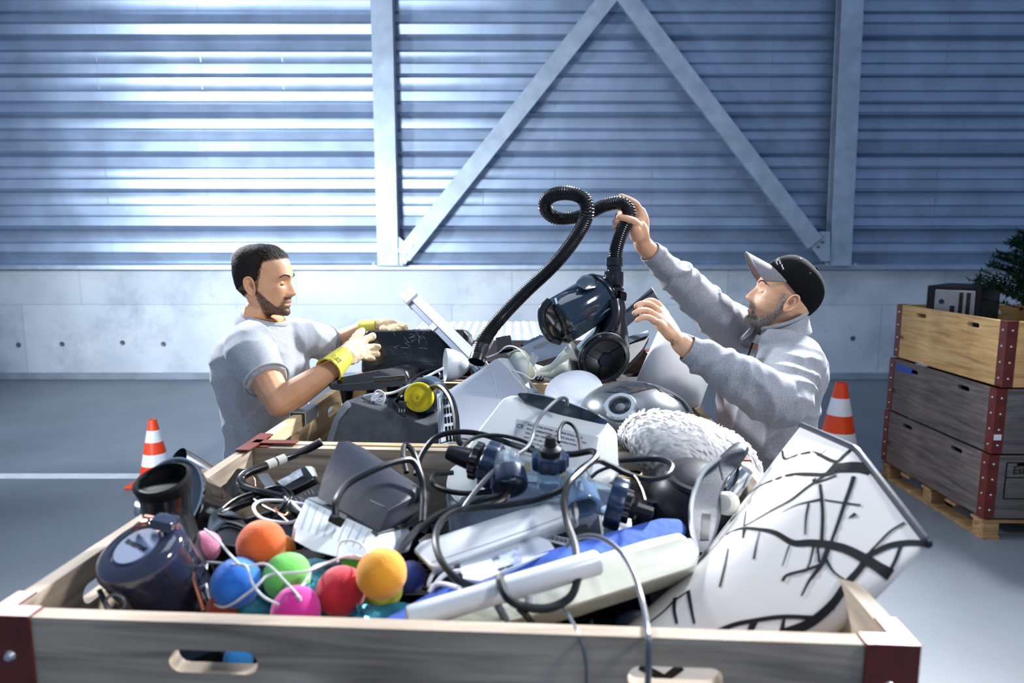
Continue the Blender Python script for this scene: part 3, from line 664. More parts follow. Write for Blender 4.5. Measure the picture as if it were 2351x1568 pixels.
def cord(pts, r=.0019):
    MB().tube(PL(pts), r, 7, 6).build('cord', M_CORD, t)
cord([(470, 1215, 1.12), (500, 1240, 1.08), (530, 1275, 1.0), (560, 1300, .96), (610, 1295, .96), (650, 1330, .955), (690, 1375, .93), (672, 1368, .94)])
cord([(475, 1290, 1.08), (500, 1292, 1.05), (540, 1296, .98), (565, 1300, .955), (580, 1340, .94), (605, 1370, .93), (640, 1388, .925)])
cord([(475, 1295, 1.08), (472, 1330, 1.05), (482, 1375, 1.0), (510, 1394, .96), (545, 1380, .945), (590, 1345, .945), (620, 1320, .96), (700, 1312, .97), (745, 1295, 1.0), (800, 1275, 1.02), (830, 1278, 1.03)])
cord([(690, 1372, .93), (680, 1365, .94), (705, 1330, .98), (720, 1302, 1.0), (760, 1290, 1.02)])
cord([(775, 1290, 1.03), (780, 1250, 1.05), (800, 1240, 1.05), (830, 1250, 1.04), (850, 1275, 1.0)])
# --- turquoise cloth bag and tinsel, blue foam
t2 = thing('turquoise_cloth', 'turquoise fabric bundle under the red and magenta ball lamps', 'cloth', P(720, 1400, 1.0))
def lump(c, rx, ry, rz, seed, amp=.25):
    def fn(a, b):
        th_ = 2*PI*a; ph = PI*(b-.5)*.998; d = V((math.cos(th_)*math.cos(ph), math.sin(th_)*math.cos(ph), math.sin(ph)))
        k = 1+amp*noise.noise(d*1.8+V((seed, 0, 0)))+amp*.4*abs(noise.noise(d*5+V((seed, 0, 0)))); return c+V((d.x*rx, d.y*ry, d.z*rz))*k
    return MB().grid(fn, 48, 26, 0, True)
M_TURQ = mat('turquoise_fabric', '#157087', .7, 0, .2, 12, .3, 60)
lump(P(600, 1400, 1.02), .04, .05, .035, 3).build('fold', M_TURQ, t2); lump(P(745, 1385, 1.04), .085, .06, .04, 9).build('fold', M_TURQ, t2); lump(P(700, 1340, 1.1), .10, .05, .03, 15).build('fold', M_TURQ, t2); lump(P(845, 1430, 1.0), .07, .05, .03, 21).build('fold', M_TURQ, t2)
m_ = MB(); r0 = random.Random(8)
for cx_, cy_, Y in ((650, 1362, .985), (690, 1352, 1.0), (720, 1350, 1.0), (832, 1400, .96), (842, 1410, .95), (825, 1415, .95)):
    c = P(cx_, cy_, Y)
    for _ in range(14):
        d = V((r0.gauss(0, 1), r0.gauss(0, .6), r0.gauss(0, .5))).normalized()*.02; s = d.cross(V((0, 0, 1))).normalized()*.003; m_.add([c, c+d*.5+s, c+d, c+d*.5-s+V((0, 0, .002))], [[0, 1, 2, 3]])
tag(m_.build('cyan_ribbon', mat('cyan_foil', '#62c4dd', .2, .5, .1, 10), smooth=False), 'crinkled cyan foil ribbon between green and red ball lamps', 'ribbon')
# --- pool controller (white housing)
M_POOL = mat('housing_white', '#c9d0d2', .32, 0, .03, 5)
q = PL([(1160, 904, 1.60), (1240, 912, 1.60), (1385, 958, 1.60), (1418, 990, 1.58), (1427, 1110, 1.46), (1250, 1140, 1.42), (1030, 1100, 1.45), (1085, 1000, 1.52)])
t = thing('pool_controller', 'large off-white pool salt system housing with printed rating label, behind the clear pipes', 'appliance', midpt(q))
hs = pillow(MB(), q, (.01, .13, -.05), .3, .05, .18, n=5).build('housing', M_POOL, t)
B = bvh(hs)
M_DLENS = mat('dark_lens', '#2b343d', .1, 0, .15, 8, coat=1)
el = [P(1292+104*math.cos(a*PI/14), 938+.31*104*math.cos(a*PI/14)+17*math.sin(a*PI/14), 1.585) for a in range(28)]
MB().slab(el, (.002, .02, -.002)).build('display_window', M_DLENS, t, bevel=.002, label='dark oval display window')
st = patch(MB(), B, [(1186, 962), (1374, 1004), (1354, 1112), (1165, 1080)], .0009, 10).build('rating_label', mat('label_grey', '#adb2b9', .5, 0, .05, 30), t, fix=False, label='grey printed rating label')
def surftext(s_, B, px, py, dx, dy, size, m, parent):
    h, n = hit(B, px, py); h2, _ = hit(B, px+dx, py+dy)
    if h is None or h2 is None: return
    x = (h2-h).normalized(); y = n.cross(x)
    text(s_, size, m, parent, basis(h+n*.0016, x, y), align='LEFT')
M_TINK = mat('label_ink', '#656c76', .6)
for i, (s_, sz) in enumerate([('SALTWATER SYSTEM - SYSTÈME D\'EAU SALÉE -', .0064), ('SALZWASSERSYSTEM - SISTEMA SALINO - SYSTEM', .0064), ('TIPO MODELL / MODEL NUMBER / MODÈLE SYSTEM', .0052), ('INPUT 220-240V ~ 50Hz  MAX OUTPUT 23V DC', .0042), ('WATER FLOW 4 TO 13 m3/h  CHLORINE 12 g/h', .0042), ('READ THE MANUAL BEFORE USE. LIRE LE MANUEL', .0046), ('AVANT UTILISATION. VOR GEBRAUCH LESEN', .0046), ('LEER EL MANUAL ANTES DE USAR', .0046)]):
    surftext(s_, B, 1212-i*3.0, 975+i*9.5, 40, 10, sz, M_TINK, t)
surftext('CE', B, 1186, 977, 20, 5, .013, M_TINK, t)
for nm_, lb_, q_, th_, m_c in (('navy_case', 'dark navy plastic case lying underneath the clear pipes', [(1020, 1120, 1.42), (1250, 1105, 1.44), (1450, 1125, 1.44), (1455, 1250, 1.22), (1250, 1270, 1.18), (1030, 1240, 1.22)], (0, .09, -.10), M_NAVY),
    ('pale_grey_box', 'pale grey box corner right of the dark navy case, below the right union nut', [(1378, 1165, 1.31), (1446, 1148, 1.34), (1452, 1212, 1.24), (1386, 1224, 1.21)], (0, .04, -.05), M_WHITE)):
    q_ = PL(q_); t_ = pillow(MB(), q_, th_, .12, .03).build(nm_, m_c); tag(t_, lb_, 'case' if 'navy' in nm_ else 'box')
# --- lower white bucket-shaped body of the controller
q = PL([(1020, 1120, 1.40), (1030, 1075, 1.44), (1070, 1052, 1.47), (1110, 1080, 1.46), (1115, 1165, 1.37), (1050, 1160, 1.35)])
tag(pillow(MB(), q, (.02, .07, -.03), .35, .08, n=5).build('white_housing_foot', M_POOL), 'rounded white casing left of the clear pipe fittings', 'casing')
# --- clear pipe manifold
a, b = P(1140, 1070, 1.30), P(1398, 1150, 1.24); ax = (b-a).normalized()
t = thing('pipe_manifold', 'clear plastic pipe manifold with dark blue union nuts lying before the white housing', 'pipe fitting', (a+b)/2)
M_CLEAR = mat('clear_pvc', '#dde9f5', .05, 0, .02, 6, trans=.92, ior=1.2, coat=.6); M_NUT = mat('blue_grey_nut', '#24344f', .35, 0, .1, 12)
MB().lathe([(.030, 0), (.030, (b-a).length), (.026, (b-a).length), (.026, 0), (.030, 0)], a, ax, 32).build('clear_pipe', M_CLEAR, t)
def nut(c, ax_, r, h_, m, nm='union_nut', lobes=9, hole=.6):
    x, y, d = frame(ax_); k = []
    for hh, s in ((0, .93), (.12, 1), (.88, 1), (1, .93), (1, hole), (.0, hole), (0, .93)):
        k.append([V(c)+d*h_*hh+(x*math.cos(2*PI*i/72)+y*math.sin(2*PI*i/72))*r*s*(1+(.055*math.cos(lobes*2*PI*i/72) if s > .9 else 0)) for i in range(72)])
    return MB().loft(k, caps=False).build(nm, m, t)
nut(P(1112, 1062, 1.31), ax, .044, .028, M_NUT); nut(P(1086, 1055, 1.32), ax, .036, .016, M_BLK, 'lock_ring'); nut(P(1398, 1150, 1.24), ax, .046, .03, M_NUT)
nut(P(1432, 1160, 1.23), ax, .030, .014, M_BLK, 'lock_ring')
def plug(c, d, m=M_BLK):
    MB().lathe([(0, .05), (.014, .048), (.018, .03), (.022, 0), (0, 0)], c, d, 20).build('cable_plug', m, t)
plug(P(1080, 1054, 1.32), -ax); MB().lathe([(0, .045), (.012, .043), (.013, .014), (.022, .012), (.022, 0), (0, 0)], P(1445, 1163, 1.225), ax, 8).build('cable_plug', M_BLKM, t)
up_ = V((0, -.15, 1)); mc = P(1262, 1105, 1.27)
MB().lathe([(.024, -.01), (.024, .05), (.021, .05), (.021, -.01)], mc, up_, 28).build('tee_branch', M_CLEAR, t)
nut(mc+up_*.028, up_, .034, .028, M_NUT)
MB().lathe([(.021, 0), (.021, .012), (.012, .018), (.009, .036), (0, .038)], mc+up_*.055, up_, 20).build('cable_plug', M_BLKM, t)
for (x, y, Y, m) in ((1170, 1112, 1.24, M_NUT), (1335, 1158, 1.19, mat('clear_blue_ring', '#7f9fc6', .08, 0, .05, 8, coat=1, trans=.35))):
    fd = V((.12, -.72, -.45)).normalized(); c = P(x, y, Y)
    MB().lathe([(.029, -.06), (.029, .0), (.025, .0), (.025, -.06)], c, fd, 28).build('outlet_pipe', M_CLEAR, t)
    MB().lathe([(.029, -.028), (.034, -.026), (.035, .0), (.033, .006), (.027, .006), (.026, -.028)], c, fd, 36).build('outlet_ring', m, t)
    MB().lathe([(0, -.03), (.025, -.03)], c, fd, 24).build('outlet_core', M_BLKM, t, fix=False)
for i, f in enumerate((.28, .62)): MB().box(a.lerp(b, f)+V((0, -.02, .024)), (.012, .002, .018), Matrix.Rotation(-.6, 3, 'X')).build('flow_arrow_label', mat('yellowed_label', '#c9bf95', .6), t)
# --- long white appliance bars
t = thing('white_case', 'long white box-shaped lamp housing lying across the nearest crate under a black cable', 'lamp housing', P(1130, 1230, 1.1))
q = PL([(945, 1262, 1.08), (960, 1245, 1.10), (1285, 1140, 1.22), (1312, 1140, 1.22), (1325, 1185, 1.17), (990, 1308, 1.02)])
o = pillow(MB(), q, (.012, .05, -.045), .22, .05, .22).build('housing_body', mat('long_housing_white', '#c8cdd4', .35, 0, .03, 5), t)
B = bvh(o); ribbon(MB(), B, [(990, 1292), (1150, 1238), (1310, 1180)], .0012, .0005).build('seam', M_GREYP, o, fix=False)
q = PL([(1313, 1138, 1.215), (1322, 1145, 1.21), (1330, 1178, 1.17), (1322, 1195, 1.15)]); pillow(MB(), q, (.004, .045, -.03), .4, .1).build('end_cap', M_CREAM, t)
t = thing('white_case', 'shorter white casing with printed label under the long white housing', 'casing', P(1150, 1290, 1.05))
q = PL([(1050, 1290, 1.06), (1235, 1228, 1.14), (1262, 1240, 1.12), (1277, 1262, 1.10), (1100, 1335, 1.0), (1062, 1330, 1.0)])
o = pillow(MB(), q, (.01, .04, -.04), .2, .04).build('casing_body', mat('short_casing_white', '#d3dae4', .35, 0, .03, 5), t)
B = bvh(o); patch(MB(), B, [(1128, 1276), (1190, 1255), (1198, 1290), (1142, 1310)]).build('printed_label', mat('pale_blue_label', '#a9b7d2', .5, 0, .2, 120), t, fix=False, label='pale blue printed label')
surftext('CE', B, 1133, 1286, 20, -7, .010, M_TINK, t); surftext('230V 50Hz', B, 1145, 1310, 30, -10, .006, M_INK, t)
# barcode card
t = thing('barcode_box', 'dark box with white barcode sticker seen behind the white casings', 'box', P(1290, 1240, 1.12))
o = pillow(MB(), PL([(1235, 1225, 1.19), (1350, 1200, 1.22), (1365, 1270, 1.12), (1250, 1280, 1.11)]), (0, .05, -.04), .1, .03).build('box_body', M_BLKM, t)
B = bvh(o); patch(MB(), B, [(1256, 1226), (1311, 1238), (1306, 1256), (1252, 1242)]).build('barcode_sticker', mat('sticker_white', '#c5ccd6', .5), t, fix=False)
m_ = MB()
for i in range(15):
    x = 1260+i*3.3; ribbon(m_, B, [(x, 1229.5+i*.75), (x-2, 1239+i*.75)], (.0010 if i % 3 else .0018), .0014)
m_.build('bars', M_INK, t, fix=False)
# --- blue foam board, cream flat casings
t = thing('ironing_pad', 'blue foam covered board running diagonally under the white tube lamp', 'padded board', P(1250, 1290, 1.05))
q = PL([(860, 1432, .955), (1000, 1352, 1.0), (1200, 1280, 1.07), (1400, 1222, 1.16), (1520, 1188, 1.22), (1562, 1190, 1.22), (1578, 1208, 1.20), (1570, 1225, 1.18), (1400, 1272, 1.10), (1200, 1335, 1.01), (960, 1425, .93), (880, 1448, .93)])
def wav(p): return p
pillow(MB(), q, (.005, .03, -.03), .25, .03).build('foam_pad', mat('blue_foam', '#3f63c0', .85, 0, .12, 25, .6, 60), t)
t = thing('cream_panel', 'long cream plastic panel below the blue padded board', 'casing', P(1400, 1300, 1.05))
q = PL([(985, 1420, .92), (1230, 1330, 1.0), (1560, 1235, 1.13), (1592, 1232, 1.13), (1610, 1262, 1.10), (1600, 1300, 1.06), (1300, 1395, .95), (1080, 1448, .90)])
o = pillow(MB(), q, (.005, .05, -.05), .25, .05, .25).build('panel_body', mat('cream_gloss', '#b3b5a9', .22, 0, .06, 4, coat=.5), t)
t = thing('white_strip', 'narrow white plastic strip between blue padded board and cream panel', 'casing', P(1450, 1250, 1.12))
q = PL([(1240, 1315, 1.03), (1480, 1240, 1.13), (1560, 1222, 1.16), (1580, 1235, 1.14), (1500, 1262, 1.09), (1270, 1335, 1.0)]); pillow(MB(), q, (.005, .03, -.02), .25, .06).build('strip_body', M_WHITE, t)
# tube lamp
a, b = P(938, 1420, .90), P(1374, 1290, .98); ax = (b-a).normalized(); LL = (b-a).length
t = thing('tube_lamp', 'white ribbed tube lamp with round ends lying across the front of the nearest crate', 'lamp', (a+b)/2)
MB().lathe([(0, -.004), (.012, -.003), (.0165, 0), (.0175, .006), (.0175, LL*.47)], a, ax, 32).build('diffuser', mat('ribbed_diffuser', '#cfd5dc', .3, 0, .04, 8, coat=.4, sss=.1), t)
MB().lathe([(.0160, LL*.47), (.0185, LL*.475), (.0185, LL*.99), (.0165, LL), (0, LL)], a, ax, 32).build('lamp_body', mat('lamp_body_white', '#cdd3da', .3, 0, .03, 8), t)
MB().tube([a.lerp(b, .62)+V((0, -.012, -.012)), a.lerp(b, .62)+V((0, -.016, -.028))], .008, 14, 1).build('knob', M_WHITE, t)
MB().tube([a.lerp(b, .45)+V((0, -.010, -.014)), a.lerp(b, .47)+V((.008, -.012, -.04))], .006, 12, 1).build('strain_relief', M_GREYP, t)
# --- printed lampshade
def shadering(tt):
    A0, B0, C0 = P(1836, 974, 1.45), P(1966, 1031, 1.17), P(2136, 1252, .955); D0 = A0+C0-B0+V((.02, .0, -.06))
    A1, B1, C1 = P(1560, 1360, 1.28), P(1290, 1540, .97), P(1800, 1590, .90); D1 = P(1850, 1480, 1.1)
    A1.z -= .02; q = [A0.lerp(A1, tt), B0.lerp(B1, tt), C0.lerp(C1, tt), D0.lerp(D1, tt)]
    k = math.sin(PI*tt); q[0] += V((-.012, 0, .010))*k; q[1] += V((.028, .0, .016))*k; q[2] += V((.004, -.012, .0))*k
    return rpoly(q, .06+.30*min(1, tt*1.3), 7)
t = thing('printed_lampshade', 'large white square lampshade printed with black branches, tipped over the right crate rim', 'lampshade', P(1750, 1300, 1.15))
m_ = MB(); m_.loft([shadering(i/26) for i in range(27)], caps=False)
shd = m_.build('shade', mat('shade_white', '#cfcdcb', .5, 0, .02, 4, sss=0), t, fix=False, ang=60)
B = bvh(shd)
MB().tube(shadering(0), .0065, 8, 1, True).build('rim_trim', M_NAVY, t)
SZ = lambda L_: [(1300+x/2.4966, 940+y/2.4966) for x, y in L_]
br = [([(1740, 345), (1640, 345), (1560, 350), (1480, 375), (1300, 375), (1180, 410), (1110, 440), (1030, 490)], .014, .003), ([(1640, 225), (1600, 260), (1540, 300), (1420, 250), (1330, 262), (1255, 285), (1235, 235), (1190, 245)], .008, .003),
 ([(1555, 300), (1480, 380), (1380, 450), (1290, 520), (1180, 580), (1060, 650), (1020, 670)], .006, .004), ([(1760, 350), (1660, 330), (1560, 330), (1530, 350)], .024, .012),
 ([(1860, 950), (1780, 900), (1700, 850), (1600, 800), (1500, 775), (1400, 765), (1300, 765), (1200, 710), (1110, 690), (1000, 685), (900, 730), (860, 770)], .017, .003),
 ([(2060, 770), (1960, 765), (1860, 780), (1780, 815), (1710, 850)], .009, .008), ([(1720, 850), (1680, 920), (1600, 1010), (1540, 1100), (1460, 1180), (1370, 1240), (1240, 1290)], .007, .014),
 ([(1940, 650), (1860, 700), (1780, 780), (1740, 820)], .003, .003), ([(1650, 385), (1630, 450), (1590, 560), (1560, 650), (1520, 760)], .006, .004), ([(1455, 430), (1465, 520), (1470, 620), (1465, 750)], .004, .005),
 ([(1470, 515), (1400, 530), (1320, 550), (1240, 590)], .004, .001), ([(1480, 520), (1580, 535), (1690, 550)], .002, .003), ([(1390, 540), (1375, 620), (1370, 720)], .003, .002), ([(1500, 800), (1470, 880), (1420, 950), (1390, 990), (1350, 1070)], .007, .002),
 ([(1460, 890), (1380, 920), (1270, 950), (1240, 985)], .004, .004), ([(1490, 860), (1530, 930), (1600, 980)], .004, .002), ([(1440, 760), (1450, 880)], .003, .004), ([(1025, 680), (1015, 740)], .007, .002), ([(1080, 500), (1040, 560), (1020, 670)], .002, .003),
 ([(1110, 700), (1090, 780), (1075, 860)], .001, .003), ([(930, 800), (910, 900), (880, 1020)], .002, .003), ([(1420, 780), (1400, 870), (1380, 920)], .003, .002), ([(1920, 780), (1890, 860), (1850, 940)], .004, .004),
 ([(810, 1300), (950, 1240), (1060, 1215), (1240, 1190), (1420, 1195)], .006, .006), ([(1080, 1215), (1050, 1280)], .009, .007), ([(1250, 1200), (1235, 1280)], .003, .007), ([(700, 1040), (715, 1130), (735, 1230)], .006, .003), ([(625, 1080), (620, 1150), (635, 1230)], .006, .004), ([(700, 1045), (620, 1100), (560, 1160), (470, 1230)], .003, .003),
 ([(424, 1470), (575, 1552), (680, 1610)], .010, .012), ([(662, 1473), (560, 1552), (500, 1625)], .010, .010), ([(1550, 380), (1440, 420), (1420, 400)], .003, .008), ([(1280, 780), (1240, 900)], .002, .001), ([(1660, 600), (1620, 625)], .006, .001), ([(1560, 1060), (1530, 1150)], .005, .002), ([(1440, 270), (1500, 230)], .003, .001)]
m_ = MB()
for pts, w0, w1 in br:
    ribbon(m_, B, SZ(pts), (w0*1.1+.0003, w1*1.0+.0002), .0012, 8)
m_.build('branch_print', mat('print_black', '#0b0a0b', .5), shd, fix=False, label='black branch pattern')
# --- dark kettle-shaped base, grey floor head, small parts
t = thing('black_urn', 'matt black rounded appliance body between clear pipes and printed lampshade', 'appliance', P(1590, 1150, 1.38))
c = P(1590, 1165, 1.42); ax = V((.05, -.25, 1))
MB().lathe([(.088, -.08), (.098, -.03), (.097, .02), (.086, .055), (.066, .075), (.060, .078), (.052, .085), (.03, .09), (0, .09)], c, ax, 40).build('body', mat('grey_black', '#23242b', .38, 0, .2, 6), t)
MB().lathe([(.066, .072), (.070, .076), (.066, .083), (.05, .084)], c, ax, 40).build('collar', M_BLK, t)
MB().tube([c+V((-.10, -.03, -.05)), c+V((-.112, -.035, -.01)), c+V((-.10, -.035, .03))], .014, 12, 5).build('side_grip', M_NAVY, t)
t = thing('vacuum_floor_head', 'dark grey ribbed vacuum floor head standing beside the black rounded appliance', 'floor nozzle', P(1640, 1150, 1.32))
q = PL([(1685, 1022, 1.40), (1712, 1035, 1.38), (1700, 1065, 1.36), (1665, 1105, 1.31), (1648, 1150, 1.26), (1646, 1200, 1.21), (1625, 1262, 1.14), (1598, 1262, 1.14), (1586, 1200, 1.2), (1590, 1140, 1.27), (1612, 1085, 1.33), (1650, 1050, 1.37)])
o = MB().slab(catmull(q, 4, True), (.015, .025, 0)).build('sole_plate', mat('ribbed_grey', '#262f3e', .45, 0, .08, 30, .12, 300), t, bevel=.003); B = bvh(o)
e_ = [q[i]+V((0, -.003, 0)) for i in (11, 10, 9, 8, 7)]
MB().tube(e_, .005, 8, 5).build('edge_strip', M_SILV, t)
ribbon(MB(), B, [(1650, 1055), (1660, 1100)], .003).build('seam', M_BLK, t, fix=False)
patch(MB(), B, [(1612, 1180), (1632, 1180), (1628, 1240), (1608, 1240)]).build('brush_slot', M_BLK, t, fix=False)
tag(MB().lathe([(0, .05), (.014, .05), (.018, .03), (.019, -.03), (0, -.03)], P(1683, 1122, 1.36), (.4, -.2, .8), 24).build('metal_tube', M_CHROME), 'short shiny metal tube end between floor head and printed lampshade', 'tube')
tag(MB().lathe([(0, .012), (.016, .012), (.022, .006), (.023, -.02), (0, -.02)], P(1664, 1155, 1.28), (-.5, -.7, .3), 24).build('white_bulb', M_CREAM), 'round white bulb between floor head and printed lampshade', 'bulb')
# --- fluffy lampshade
cf = P(1582, 1042, 1.64); t = thing('feather_lampshade', 'fluffy white feather lampshade lying on the crates right of the white housing', 'lampshade', cf)
r1 = random.Random(4); RF = Matrix.Rotation(.33, 3, 'Y')
M_FLUFF = mat('white_feather', '#fbfafa', .95, 0, .01, 8, spec=.1)
MB().ball(cf, (.168, .10, .085), 18, 0, RF).build('shade_core', mat('feather_base', '#efedea', .9), t)
m_ = MB()
for i in range(4200):
    d = V((r1.gauss(0, 1), r1.gauss(0, 1), r1.gauss(0, 1))).normalized()
    if d.y > .75: continue
    b0 = cf+RF @ V((d.x*.165, d.y*.098, d.z*.083)); nrm = (RF @ V((d.x/.165, d.y/.098, d.z/.083))).normalized()
    fl = V((noise.noise(b0*6), noise.noise(b0*6+V((9, 0, 0))), noise.noise(b0*6+V((0, 9, 0)))))*1.6+V((.35, -.1, .15)); tn = (fl-nrm*fl.dot(nrm)).normalized()
    L_ = r1.uniform(.026, .050); s = tn.cross(nrm).normalized()*r1.uniform(.004, .0075); up1 = r1.uniform(.02, .22)
    p1 = b0+tn*L_*.45+nrm*(.002+.010*up1); p2 = b0+tn*L_*.85+nrm*(.002+.024*up1); p3 = b0+tn*L_+nrm*(.001+.026*up1)
    m_.add([b0-s*.3, b0+s*.3, p1+s, p1+nrm*.002, p1-s, p2+s*.7, p2+nrm*.001, p2-s*.7, p3], [[0, 1, 2, 3], [0, 3, 4], [3, 2, 5, 6], [4, 3, 6, 7], [6, 5, 8], [7, 6, 8]])
for i in range(1800):
    d = V((r1.gauss(0, 1), r1.gauss(0, 1), r1.gauss(0, 1))).normalized()
    b0 = cf+RF @ V((d.x*.168, d.y*.10, d.z*.086)); nrm = (RF @ V((d.x/.165, d.y/.098, d.z/.083))).normalized(); dd = (nrm+V((r1.gauss(0, .5), r1.gauss(0, .5), r1.gauss(0, .5)))).normalized()*r1.uniform(.005, .013); s = dd.cross(V((.2, .9, .3))).normalized()*.0007
    m_.add([b0-s, b0+s, b0+dd*.6+s+nrm.cross(dd)*.2, b0+dd], [[0, 1, 2, 3]])
nt_ = M_FLUFF.node_tree; tr_ = nt_.nodes.new('ShaderNodeBsdfTranslucent'); tr_.inputs[0].default_value = (1, 1, 1, 1); mxs = nt_.nodes.new('ShaderNodeMixShader'); mxs.inputs[0].default_value = .45
nt_.links.new(nt_.nodes['Principled BSDF'].outputs[0], mxs.inputs[1]); nt_.links.new(tr_.outputs[0], mxs.inputs[2]); nt_.links.new(mxs.outputs[0], nt_.nodes['Material Output'].inputs[0])
m_.build('feathers', M_FLUFF, t, fix=False)
# --- cables over the nearest crate
CB = [
 ([(955, 1090, 1.38), (968, 1045, 1.42), (1000, 1005, 1.45), (1050, 992, 1.46), (1110, 998, 1.45), (1180, 1022, 1.40), (1240, 1038, 1.34), (1310, 1043, 1.30), (1358, 1036, 1.28), (1368, 1050, 1.25), (1335, 1080, 1.2), (1306, 1110, 1.15), (1296, 1150, 1.12), (1303, 1200, 1.08), (1320, 1250, 1.03), (1328, 1300, .98)], .0062, M_CBL, 'thick black cable arching over the clear pipes and down across the white housing'),
 ([(1328, 1325, .96), (1310, 1370, .93), (1260, 1396, .905), (1200, 1392, .90), (1165, 1372, .90), (1150, 1340, .92), (1148, 1322, .935)], .0062, M_CBL, 'black cable looped under the white tube lamp'),
 ([(1060, 1045, 1.33), (1068, 1020, 1.36), (1100, 1002, 1.40), (1150, 1000, 1.42), (1200, 1012, 1.42), (1225, 1028, 1.40)], .0042, M_CBL, 'thin black cable from the left pipe plug over the white housing'),
 ([(1302, 932, 1.56), (1300, 915, 1.56), (1280, 918, 1.55), (1250, 945, 1.50), (1230, 975, 1.46), (1222, 1005, 1.42), (1208, 1030, 1.36), (1170, 1055, 1.30), (1130, 1085, 1.24), (1090, 1130, 1.2), (1055, 1180, 1.16)], .0044, M_CBG, 'shiny grey cable curling over the top of the white housing'),
 ([(1283, 1015, 1.36), (1284, 990, 1.40), (1296, 970, 1.43), (1314, 976, 1.43), (1328, 1000, 1.40), (1334, 1040, 1.35)], .0040, M_CBL, 'small black cable loop over the middle pipe plug'),
 ([(1420, 1058, 1.38), (1470, 1054, 1.38), (1520, 1056, 1.36), (1543, 1070, 1.32), (1530, 1092, 1.28), (1490, 1100, 1.27), (1440, 1088, 1.27), (1400, 1068, 1.27), (1368, 1058, 1.26), (1330, 1080, 1.22), (1300, 1120, 1.17)], .0058, M_CBL, 'black cable loop right of the clear pipes above the black appliance'),
 ([(1480, 1150, 1.2), (1470, 1120, 1.24), (1450, 1090, 1.27), (1410, 1072, 1.30), (1375, 1082, 1.30), (1355, 1098, 1.29)], .0036, M_CBL, 'thin black cable from the right pipe plug'),
 ([(1040, 1085, 1.40), (1000, 1090, 1.38), (992, 1108, 1.34), (1020, 1125, 1.30), (1070, 1133, 1.28), (1130, 1128, 1.28)], .0055, M_CBL, 'black cable bowed left of the white rounded casing'),
 ([(900, 1290, 1.03), (930, 1248, 1.08), (965, 1210, 1.14), (1020, 1175, 1.18), (1090, 1152, 1.21), (1140, 1140, 1.22), (1163, 1130, 1.22), (1155, 1148, 1.2), (1120, 1165, 1.18)], .0062, M_CBL, 'thick black cable running left from the clear pipes to the transformer'),
 ([(1300, 1120, 1.2), (1240, 1145, 1.2), (1160, 1160, 1.18), (1100, 1165, 1.17), (1050, 1172, 1.15), (1015, 1195, 1.1), (1000, 1235, 1.04), (1012, 1285, .99), (1050, 1330, .955), (1095, 1352, .935)], .0058, M_CBL, 'black cable wrapped around the left end of the long white housing'),
 ([(1300, 1255, 1.05), (1330, 1233, 1.06), (1375, 1233, 1.05), (1420, 1262, 1.02), (1452, 1310, .97), (1472, 1370, .92), (1482, 1412, .868), (1486, 1440, .832), (1489, 1472, .806), (1489, 1530, .802), (1485, 1610, .80)], .0040, M_CBG, 'grey cable hanging over the front board of the nearest crate, right of the thinner one'),
 ([(1292, 1395, .93), (1305, 1412, .90), (1318, 1436, .848), (1330, 1462, .824), (1341, 1495, .813), (1347, 1545, .810), (1345, 1610, .808)], .0026, M_CBG, 'thinner grey cable hanging over the front board of the nearest crate'),
 ([(1055, 1350, .96), (1015, 1340, 1.0), (985, 1345, 1.02), (1000, 1310, 1.05), (1040, 1300, 1.05)], .0035, M_WCBL, 'pale cable tucked under the white casings beside the dark blue ball lamp'),
 ([(985, 1360, 1.0), (1020, 1320, 1.02), (1060, 1310, 1.02)], .0035, M_WCBL, 'pale cable end lying behind the tube lamp'),
 ([(1190, 1395, .905), (1215, 1420, .90), (1235, 1450, .91)], .005, M_CBL, 'black cable end sticking down below the tube lamp'),
]
for pts, r_, m, lb in CB: cable(pts, r_, m, lb)

# ================================================================ middle crate
# wedge speaker
t = thing('wedge_speaker', 'dark grey wedge-shaped speaker box at the left in the middle crate', 'speaker', P(870, 990, 1.85))
q = PL([(742, 1050, 1.76), (748, 1020, 1.78), (765, 965, 1.83), (784, 930, 1.86), (797, 919, 1.88), (1003, 982, 1.84), (990, 1060, 1.76)])
M_CARP = mat('speaker_vinyl', '#3c4047', .6, 0, .15, 25, .3, 120)
o = MB().slab(q, (.03, .17, -.01)).build('cabinet', M_CARP, t, bevel=.004)
MB().slab([p+V((0, -.004, 0)) for p in (q[0], q[1], q[2], q[3], q[4], q[4]+V((.02, 0, -.01)), q[3]+V((.018, 0, -.01)), q[2]+V((.016, 0, 0)), q[1]+V((.016, 0, 0)), q[0]+V((.016, 0, 0)))], (.0, .004, 0)).build('edge_band', M_GREYP, t)
# slim black appliance
t = thing('slim_black_appliance', 'flat glossy black appliance with cone feet lying on the left rim of the middle crate', 'appliance', P(850, 890, 2.0))
q = PL([(750, 884, 2.02), (760, 870, 2.04), (850, 853, 2.06), (905, 843, 2.07), (932, 850, 2.07), (941, 870, 2.06), (938, 884, 2.05), (860, 896, 2.02), (790, 899, 2.0), (757, 895, 2.0)])
o = pillow(MB(), q, (.02, .13, -.012), .3, .04, .16).build('body', mat('gloss_black', '#040507', .2, 0, .1, 6, coat=.35), t); B = bvh(o)
ribbon(MB(), B, [(760, 884), (800, 882), (860, 876), (936, 866)], .0016).build('seam', M_GREYP, o, fix=False)
patch(MB(), B, [(858, 868), (937, 863), (938, 872), (858, 877)], .001).build('front_slot', mat('slot_bronze', '#3b3326', .4, .4), o, fix=False)
ribbon(MB(), B, [(857, 866), (900, 864), (938, 861)], .0012).build('slot_trim', M_SILV, o, fix=False)
patch(MB(), B, [(760, 874), (775, 872), (774, 881), (760, 883)], .001).build('lens', M_GREYP, o, fix=False)
